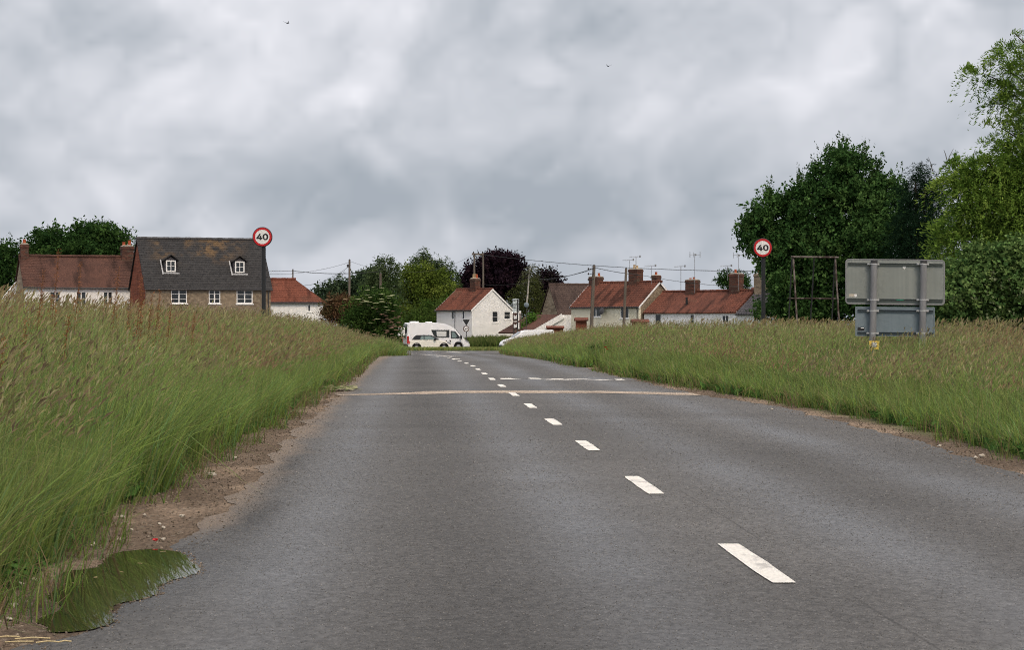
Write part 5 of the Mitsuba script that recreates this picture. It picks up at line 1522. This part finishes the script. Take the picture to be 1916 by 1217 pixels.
def verge(key, label, seed, left, n_bl, n_st, s0, s1, sref, depth, hb, hs, wind=.22):
    g = np.random.default_rng(seed)

    def spots(n, t_pow, tmin=0.0):
        s = sample_s(n, s0, s1, sref, g)
        t = tmin + (depth - tmin) * g.random(n) ** t_pow
        ragg = 0.55 * (meshkit.fbm(np.stack([s * 1.4, 0 * s, 0 * s + seed], -1), 4) - .5)
        e = ue_l(s) - t + ragg if left else ue_r(s) + t + ragg
        return s, e, t

    parts = []
    s, u, t = spots(n_bl, 1.5)
    patch = meshkit.fbm(np.stack([s * .55, u * .9, 0 * s], -1), 3, seed)
    patch2 = meshkit.fbm(np.stack([s * .22, u * .4, 0 * s + 3], -1), 3, seed)
    base = to_xyz(s, u, -.03)
    far = np.maximum(1.0, s / 22)
    tuft = meshkit.fbm(np.stack([s * 3.1, u * 4.0, 0 * s + 5], -1), 2, seed)
    h = (hb[0] + (hb[1] - hb[0]) * sstep(0, .9, t)) * (.45 + .65 * g.random(n_bl)) * (.62 + .45 * patch + .4 * tuft)
    w = .0074 * far ** .85 * (.5 + 1.0 * g.random(n_bl)) * np.where(g.random(n_bl) < .08, 1.7, 1.0)
    side_ = (1 if left else -1) * (.26 * np.exp(-t / .22))
    lean = np.stack([wind * (.2 + g.random(n_bl)) + side_ + .36 * g.standard_normal(n_bl), .34 * g.standard_normal(n_bl)], 1)
    bent = (g.random(n_bl) < .12) & (t > .9)
    lean[bent] *= 2.2
    lean[t < .35] *= .75
    lean[g.random(n_bl) < .30, 0] *= -.7
    if not left:
        h = h * (1 - .26 * np.exp(-((s - 35) / 7) ** 2))
    if left:
        h = h * (1 + .40 * np.exp(-((s - 21) / 5.5) ** 2 - (t / .9) ** 2))
    cb, ct = pick(GREEN, g, n_bl), pick(TIPS, g, n_bl)
    tone = (.55 + .9 * meshkit.fbm(np.stack([s * 3.6, u * 5.0, 0 * s + 2], -1), 3, seed + 1))[:, None]
    cb, ct = cb * tone * 1.34, ct * tone * 1.34
    lite = g.random(n_bl) < .12
    ct[lite] = ct[lite] * .4 + np.array([.25, .30, .12]) * .8
    warm = sstep(.42, .62, patch2)[:, None]
    cb = cb * (1 - .25 * warm) + np.array([.13, .13, .045]) * .25 * warm
    low = np.exp(-t / .7)[:, None]
    ct = ct * (1 - .55 * low) + cb * .55 * low
    dry = g.random(n_bl) < .09
    cb[dry], ct[dry] = cb[dry] * .5 + np.array([.13, .11, .06]), np.array([.32, .27, .15]) * (.7 + .5 * g.random((dry.sum(), 1)))
    v, f, c, _, _ = ribbon_blades(base, h, w, lean, cb, ct, g)
    parts.append((v, f, c))
    # short ragged growth creeping out over the bare edge
    nf = n_bl // 14
    s = sample_s(nf, s0, s1, sref, g)
    cl = meshkit.fbm(np.stack([s * 2.2, 0 * s, 0 * s + 40], -1), 3, seed)
    t = .22 - .62 * g.random(nf) ** 1.7 * np.clip(cl * 2.6 - .7, 0, 1)
    e_ = (ue_l(s) - t) if left else (ue_r(s) + t)
    base = to_xyz(s, e_, -.01)
    far = np.maximum(1.0, s / 22)
    h = (.05 + .30 * g.random(nf) ** 1.5) * (.5 + cl)
    lean = np.stack([(1 if left else -1) * .5 * g.random(nf) + .45 * g.standard_normal(nf), .45 * g.standard_normal(nf)], 1)
    cb, ct = pick(GREEN, g, nf), pick(TIPS, g, nf)
    dead = g.random(nf) < .35
    cb[dead], ct[dead] = np.array([.14, .105, .06]), np.array([.26, .20, .115])
    v, f, c, _, _ = ribbon_blades(base, h, .006 * far ** .85 * (.6 + .8 * g.random(nf)), lean, cb, ct, g)
    parts.append((v, f, c))
    # flowering stems
    s, u, t = spots(n_st, .9, .12)
    patch = meshkit.fbm(np.stack([s * .55, u * .9, 0 * s], -1), 3, seed)
    kindp = meshkit.fbm(np.stack([s * .33, u * .5, 0 * s + 9], -1), 3, seed)
    dip = 1.0 if left else 1 - .26 * np.exp(-((s - 35) / 7) ** 2)
    base = to_xyz(s, u, -.03)
    far = np.maximum(1.0, s / 22)
    h = dip * (hs[0] + (hs[1] - hs[0]) * g.random(n_st) ** 1.6) * (.8 + .4 * patch)
    w = .0028 * far ** .85 * (.8 + .4 * g.random(n_st))
    lean = np.stack([wind * (.3 + 1.1 * g.random(n_st)) + .14 * g.standard_normal(n_st), .14 * g.standard_normal(n_st)], 1)
    col = pick(SEED, g, n_st)
    red = sstep(.52, .66, kindp)[:, None]
    col = col * (1 - .40 * red) + np.array([.30, .155, .10]) * .40 * red
    cb = pick(GREEN, g, n_st)
    v, f, c, tip, mid = ribbon_blades(base, h, w, lean, cb, col * .6 + cb * .4, g)
    parts.append((v, f, c))
    ln = (.04 + .07 * g.random(n_st)) * np.minimum(far, 1.6) ** .5
    wd = (.0009 + .0012 * g.random(n_st)) * far ** .9
    parts.append(heads(tip, mid, ln, wd, col, g))
    (v, f), c = merge(parts)
    obj(key, (v, f), 'grass_blade', color=c)
    labels[key] = {'label': label, 'category': 'grass', 'kind': 'stuff'}


verge('left_verge_grass', 'tall seeding grass on the bank along the left side of the road', 101, True, 255000, 56000, 9.0, 139.0, 18.0, 4.6, (.60, .98), (.70, 1.10), .10)
verge('right_verge_grass', 'tall seeding grass on the low bank along the right side of the road', 102, False, 215000, 44000, 20.0, 190.0, 34.0, 5.0, (.46, .92), (.66, 1.04), .10)
g = np.random.default_rng(303)
WP = []
for left_, s0, s1, nw in ((True, 9, 120, 15000), (False, 20, 120, 12000)):
    s = sample_s(nw, s0, s1, 18, g)
    cl = meshkit.fbm(np.stack([s * 1.1, 0 * s, 0 * s + 60 + left_], -1), 3, 4)
    t = g.random(nw) ** 1.3 * 1.1 - .08
    keep = g.random(nw) < np.clip(3.2 * cl - 1.1, 0, 1)
    s, t = s[keep], t[keep]
    n = len(s)
    u = ue_l(s) - t if left_ else ue_r(s) + t
    p = to_xyz(s, u) + np.stack([0 * s, 0 * s, .02 + (.10 + .30 * np.clip(t, 0, 1)) * g.random(n)], 1)
    nrm = norm(np.stack([.5 * g.standard_normal(n) + (.4 if left_ else -.4), -.5 + .6 * g.standard_normal(n), .7 + .4 * g.standard_normal(n)], 1))
    ax = norm(np.cross(nrm, norm(g.standard_normal((n, 3)))))
    bx_ = norm(np.cross(nrm, ax))
    L_ = ((.025 + .05 * g.random(n) ** 2) * np.maximum(1, s / 22) ** .8)[:, None]
    v = np.stack([p - ax * L_, p + bx_ * L_ * .45 + nrm * L_ * .2, p + ax * L_, p - bx_ * L_ * .45 + nrm * L_ * .2], 1).reshape(-1, 3)
    a = 4 * np.arange(n)
    f = np.vstack([np.stack([a, a + 1, a + 2], 1), np.stack([a, a + 2, a + 3], 1)])
    WP.append((v, f, np.repeat(np.array([.055, .12, .03]) * (.5 + 1.1 * g.random((n, 1))), 4, 0)))
(v, f), c = merge(WP)
obj('verge_weeds', (v, f), 'leaf', color=c)
labels['verge_weeds'] = {'label': 'low broad leaved weeds mixed into the foot of both verges', 'category': 'weeds', 'kind': 'stuff'}
# stone chips standing out of the tarmac
n = 62000
y_ = 7.0 + 40 * g.beta(1.15, 3.4, n)
x_ = (2 * g.random(n) - 1) * .235 * y_
s, u = x_ * RT[0] + y_ * RT[1], x_ * RN[0] + y_ * RN[1]
keep = (u > ed_l(s) + .12) & (u < ed_r(s) - .15) & ~contains_xy(pp.buffer(.02), x_, y_)
x_, y_, s, u = x_[keep], y_[keep], s[keep], u[keep]
n = len(x_)
r = (.003 + .0035 * g.random(n)) * (y_ / 12) ** .8
th_ = g.random((n, 1)) * 6.28 + np.array([[0, 2.1, 4.2]])
z_ = road_z(s, u)
v = np.concatenate([np.stack([x_[:, None] + r[:, None] * np.cos(th_), y_[:, None] + r[:, None] * np.sin(th_), np.repeat(z_[:, None], 3, 1) - .001], -1), np.stack([x_ + .3 * r * g.standard_normal(n), y_, z_ + r * (.35 + .4 * g.random(n))], -1)[:, None]], 1).reshape(-1, 3)
a = 4 * np.arange(n)
f = np.vstack([np.stack([a, a + 1, a + 3], 1), np.stack([a + 1, a + 2, a + 3], 1), np.stack([a + 2, a, a + 3], 1)])
tn = g.random((n, 1))
cc = np.where(tn < .38, .062, np.where(tn < .93, .11, .20)) * (.7 + .6 * g.random((n, 1))) * np.array([1.03, 1.0, .96])
obj('road__stone_chips', (v, f), 'gravel_mix', color=np.repeat(cc, 4, 0), kind='stuff')
# taller far growth behind the first metres, and the turf in front of the cars
g = np.random.default_rng(7)
n = 26000
x_ = g.uniform(-9.5, 9, n)
y_ = 186.0 - 0.16 * x_ + 7.5 * g.random(n)
base = np.stack([x_, y_, ground_xy(x_, y_) - .02], 1)
v, f, c, _, _ = ribbon_blades(base, .18 + .22 * g.random(n), .05 + .04 * g.random(n), .4 * g.standard_normal((n, 2)), pick(TIPS, g, n), pick(TIPS, g, n) * np.array([1.3, 1.2, 1.1]), g)
obj('mown_grass', (v, f), 'grass_blade', color=np.clip(c, 0, 1))
labels['mown_grass'] = {'label': 'strip of short mown grass between the crossing road and the parked cars', 'category': 'grass', 'kind': 'stuff'}
n = 16000
x_ = g.uniform(-4.6, 3.0, n)
y_ = g.uniform(214, 240, n)
base = np.stack([x_, y_, ground_xy(x_, y_) - .02], 1)
hh = (.45 + .8 * g.random(n)) * (.6 + .8 * meshkit.fbm(np.stack([x_ * .8, y_ * .3, 0 * x_], -1), 3))
v, f, c, _, _ = ribbon_blades(base, hh, .07 + .07 * g.random(n), .35 * g.standard_normal((n, 2)), pick(np.array([(.045, .085, .02), (.07, .11, .03)]), g, n), pick(np.array([(.09, .13, .035), (.15, .16, .06)]), g, n), g)
obj('rough_grass', (v, f), 'grass_blade', color=np.clip(c, 0, 1))
labels['rough_grass'] = {'label': 'rank grass and weeds before the white cottage wall', 'category': 'grass', 'kind': 'stuff'}
n = 30000
x_ = g.uniform(2, 40, n)
y_ = 28 + 40 * g.random(n)
keep = (x_ * RN[0] + y_ * RN[1]) > ue_r(x_ * RT[0] + y_ * RT[1]) + 4.5
x_, y_ = x_[keep], y_[keep]
n = len(x_)
base = np.stack([x_, y_, ground_xy(x_, y_) - .02], 1)
h_ = .55 + .5 * g.random(n)
col = pick(SEED, g, n)
v, f, c, tip, mid = ribbon_blades(base, h_, .010 + .006 * g.random(n), np.stack([.2 + .2 * g.standard_normal(n), .15 * g.standard_normal(n)], 1), pick(GREEN, g, n), col, g)
hv = heads(tip, mid, .08 + .1 * g.random(n), .006 + .006 * g.random(n), col, g)
(v, f), c = merge([(v, f, c), hv])
obj('meadow_grass', (v, f), 'grass_blade', color=c)
labels['meadow_grass'] = {'label': 'meadow grass stretching back from the right verge to the trees', 'category': 'grass', 'kind': 'stuff'}


# ------------------------------------------------------------------ plants that stand out of the grass
def dock(px, py, Y, lab, seed, scale=1.0):
    k = thing('dock_plant', lab, 'plant', 'rusty dock plants on the left bank')
    g = np.random.default_rng(seed)
    top = at(px, py, Y)
    gz = float(ground_xy(top[0], Y))
    b = np.array([top[0] - .10 * scale, Y, gz - .05])
    m_ = (b + top) / 2 + np.array([-.03, 0, .05])
    obj(k + '__stem', tube([b, m_, top], [.005, .004, .002], 6), 'dock_stem')
    ps, cs = [], []
    H = top[2] - gz
    n = 420
    t = .38 + .62 * g.random(n)
    p = ((1 - t) ** 2)[:, None] * b + (2 * t * (1 - t))[:, None] * m_ + (t ** 2)[:, None] * top
    br = g.integers(5, size=n)
    off = np.where((br > 0) & (t < .85), (.85 - t) * .22, .012)
    ang = br * 1.3 + seed
    p = p + np.stack([np.cos(ang) * off + .008 * g.standard_normal(n), np.sin(ang) * off, np.abs(off) * 1.2 + .02 * g.standard_normal(n)], 1)
    sz = .010 * (.6 + g.random(n)) * (1.1 - .4 * t)
    d1, d2 = norm(g.standard_normal((n, 3))), norm(g.standard_normal((n, 3)))
    v = np.stack([p - d1 * sz[:, None], p + d2 * sz[:, None], p + d1 * sz[:, None]], 1).reshape(-1, 3)
    f = np.arange(3 * n).reshape(-1, 3)
    c = np.array([.25, .105, .05]) * (.6 + .8 * g.random((n, 1)))
    obj(k + '__seed_head', (v, f), 'leaf', color=np.repeat(c, 3, 0), kind='stuff')


DOCKS = sorted([(110, 474, 21), (152, 492, 22), (82, 508, 20), (222, 506, 24), (266, 520, 25), (300, 545, 26), (285, 552, 25), (322, 560, 27), (50, 610, 17), (268, 545, 22), (8, 640, 14.5), (130, 590, 18), (245, 560, 23), (365, 590, 28)])
for q, (px, py, Y) in enumerate(DOCKS):
    dock(px, py, Y, f'rusty dock seed spike in the left bank grass, {ORD[q]} spike from the left' if px != 110 else 'tallest rusty dock seed spike in front of the brown roofed cottage', 60 + q)


def weed(px, py, Y, lab, seed, r=.22, n=90, leaf=.10, col=((.03, .075, .02), (.06, .12, .03))):
    k = thing('weed_clump', lab, 'weed')
    c = at(px, py, Y)
    gz = float(ground_xy(c[0], Y))
    B = np.array([[c[0], Y, max(c[2], gz + r * .5), r, r, r * .8]])
    v, f, cc, _ = foliage(B, n, 6, leaf, list(col), seed, length=.15, sigma=.04, aspect=.6, shell=.3)
    obj(k + '__leaves', (v, f), 'leaf', color=cc)
    obj(k + '__stem', tube([[c[0], Y, gz - .05], [c[0] + .02, Y, c[2] + r * .4]], .008, 5), 'straw')


weed(1135, 672, 72, 'dark green weed clump at the gap in the right verge', 83, .42, 120, .14)
weed(1155, 655, 73, 'upright dark weed just right of the gap in the right verge', 84, .30, 90, .13)
weed(352, 778, 28, 'dark leafy clump low on the left bank', 85, .09, 60, .07)
weed(104, 950, 14.6, 'dark nettle like clump low on the left bank above the puddle', 86, .09, 60, .06)
weed(1910, 790, 25.5, 'leafy green weed at the right edge of the picture', 87, .10, 60, .07, ((.05, .11, .025), (.09, .17, .04)))
kpz = thing('poppy', 'single red poppy at the near end of the far right verge', 'flower')
c = at(1133, 651, 70)
gz = float(ground_xy(c[0], 70))
obj(kpz + '__stem', tube([[c[0] - .03, 70, gz], [c[0], 69.9, c[2]]], .006, 5), 'straw')
obj(kpz + '__petals', [shift(lathe([(0, -.02), (.03, .01), (.045, .035), (.04, .037), (.028, .02), (0, -.01)], 10), c), shift(lathe([(0, -.015), (.02, .01), (.03, .03), (.028, .032), (.02, .02), (0, -.01)], 10), c + np.array([.05, .05, -.06]))], 'poppy_red', smooth=True)
print('triangles', sum(len(meshkit.WRITTEN[d['filename']][1]) for d in scene.values() if d.get('type') == 'ply'), 'entries', len(scene))
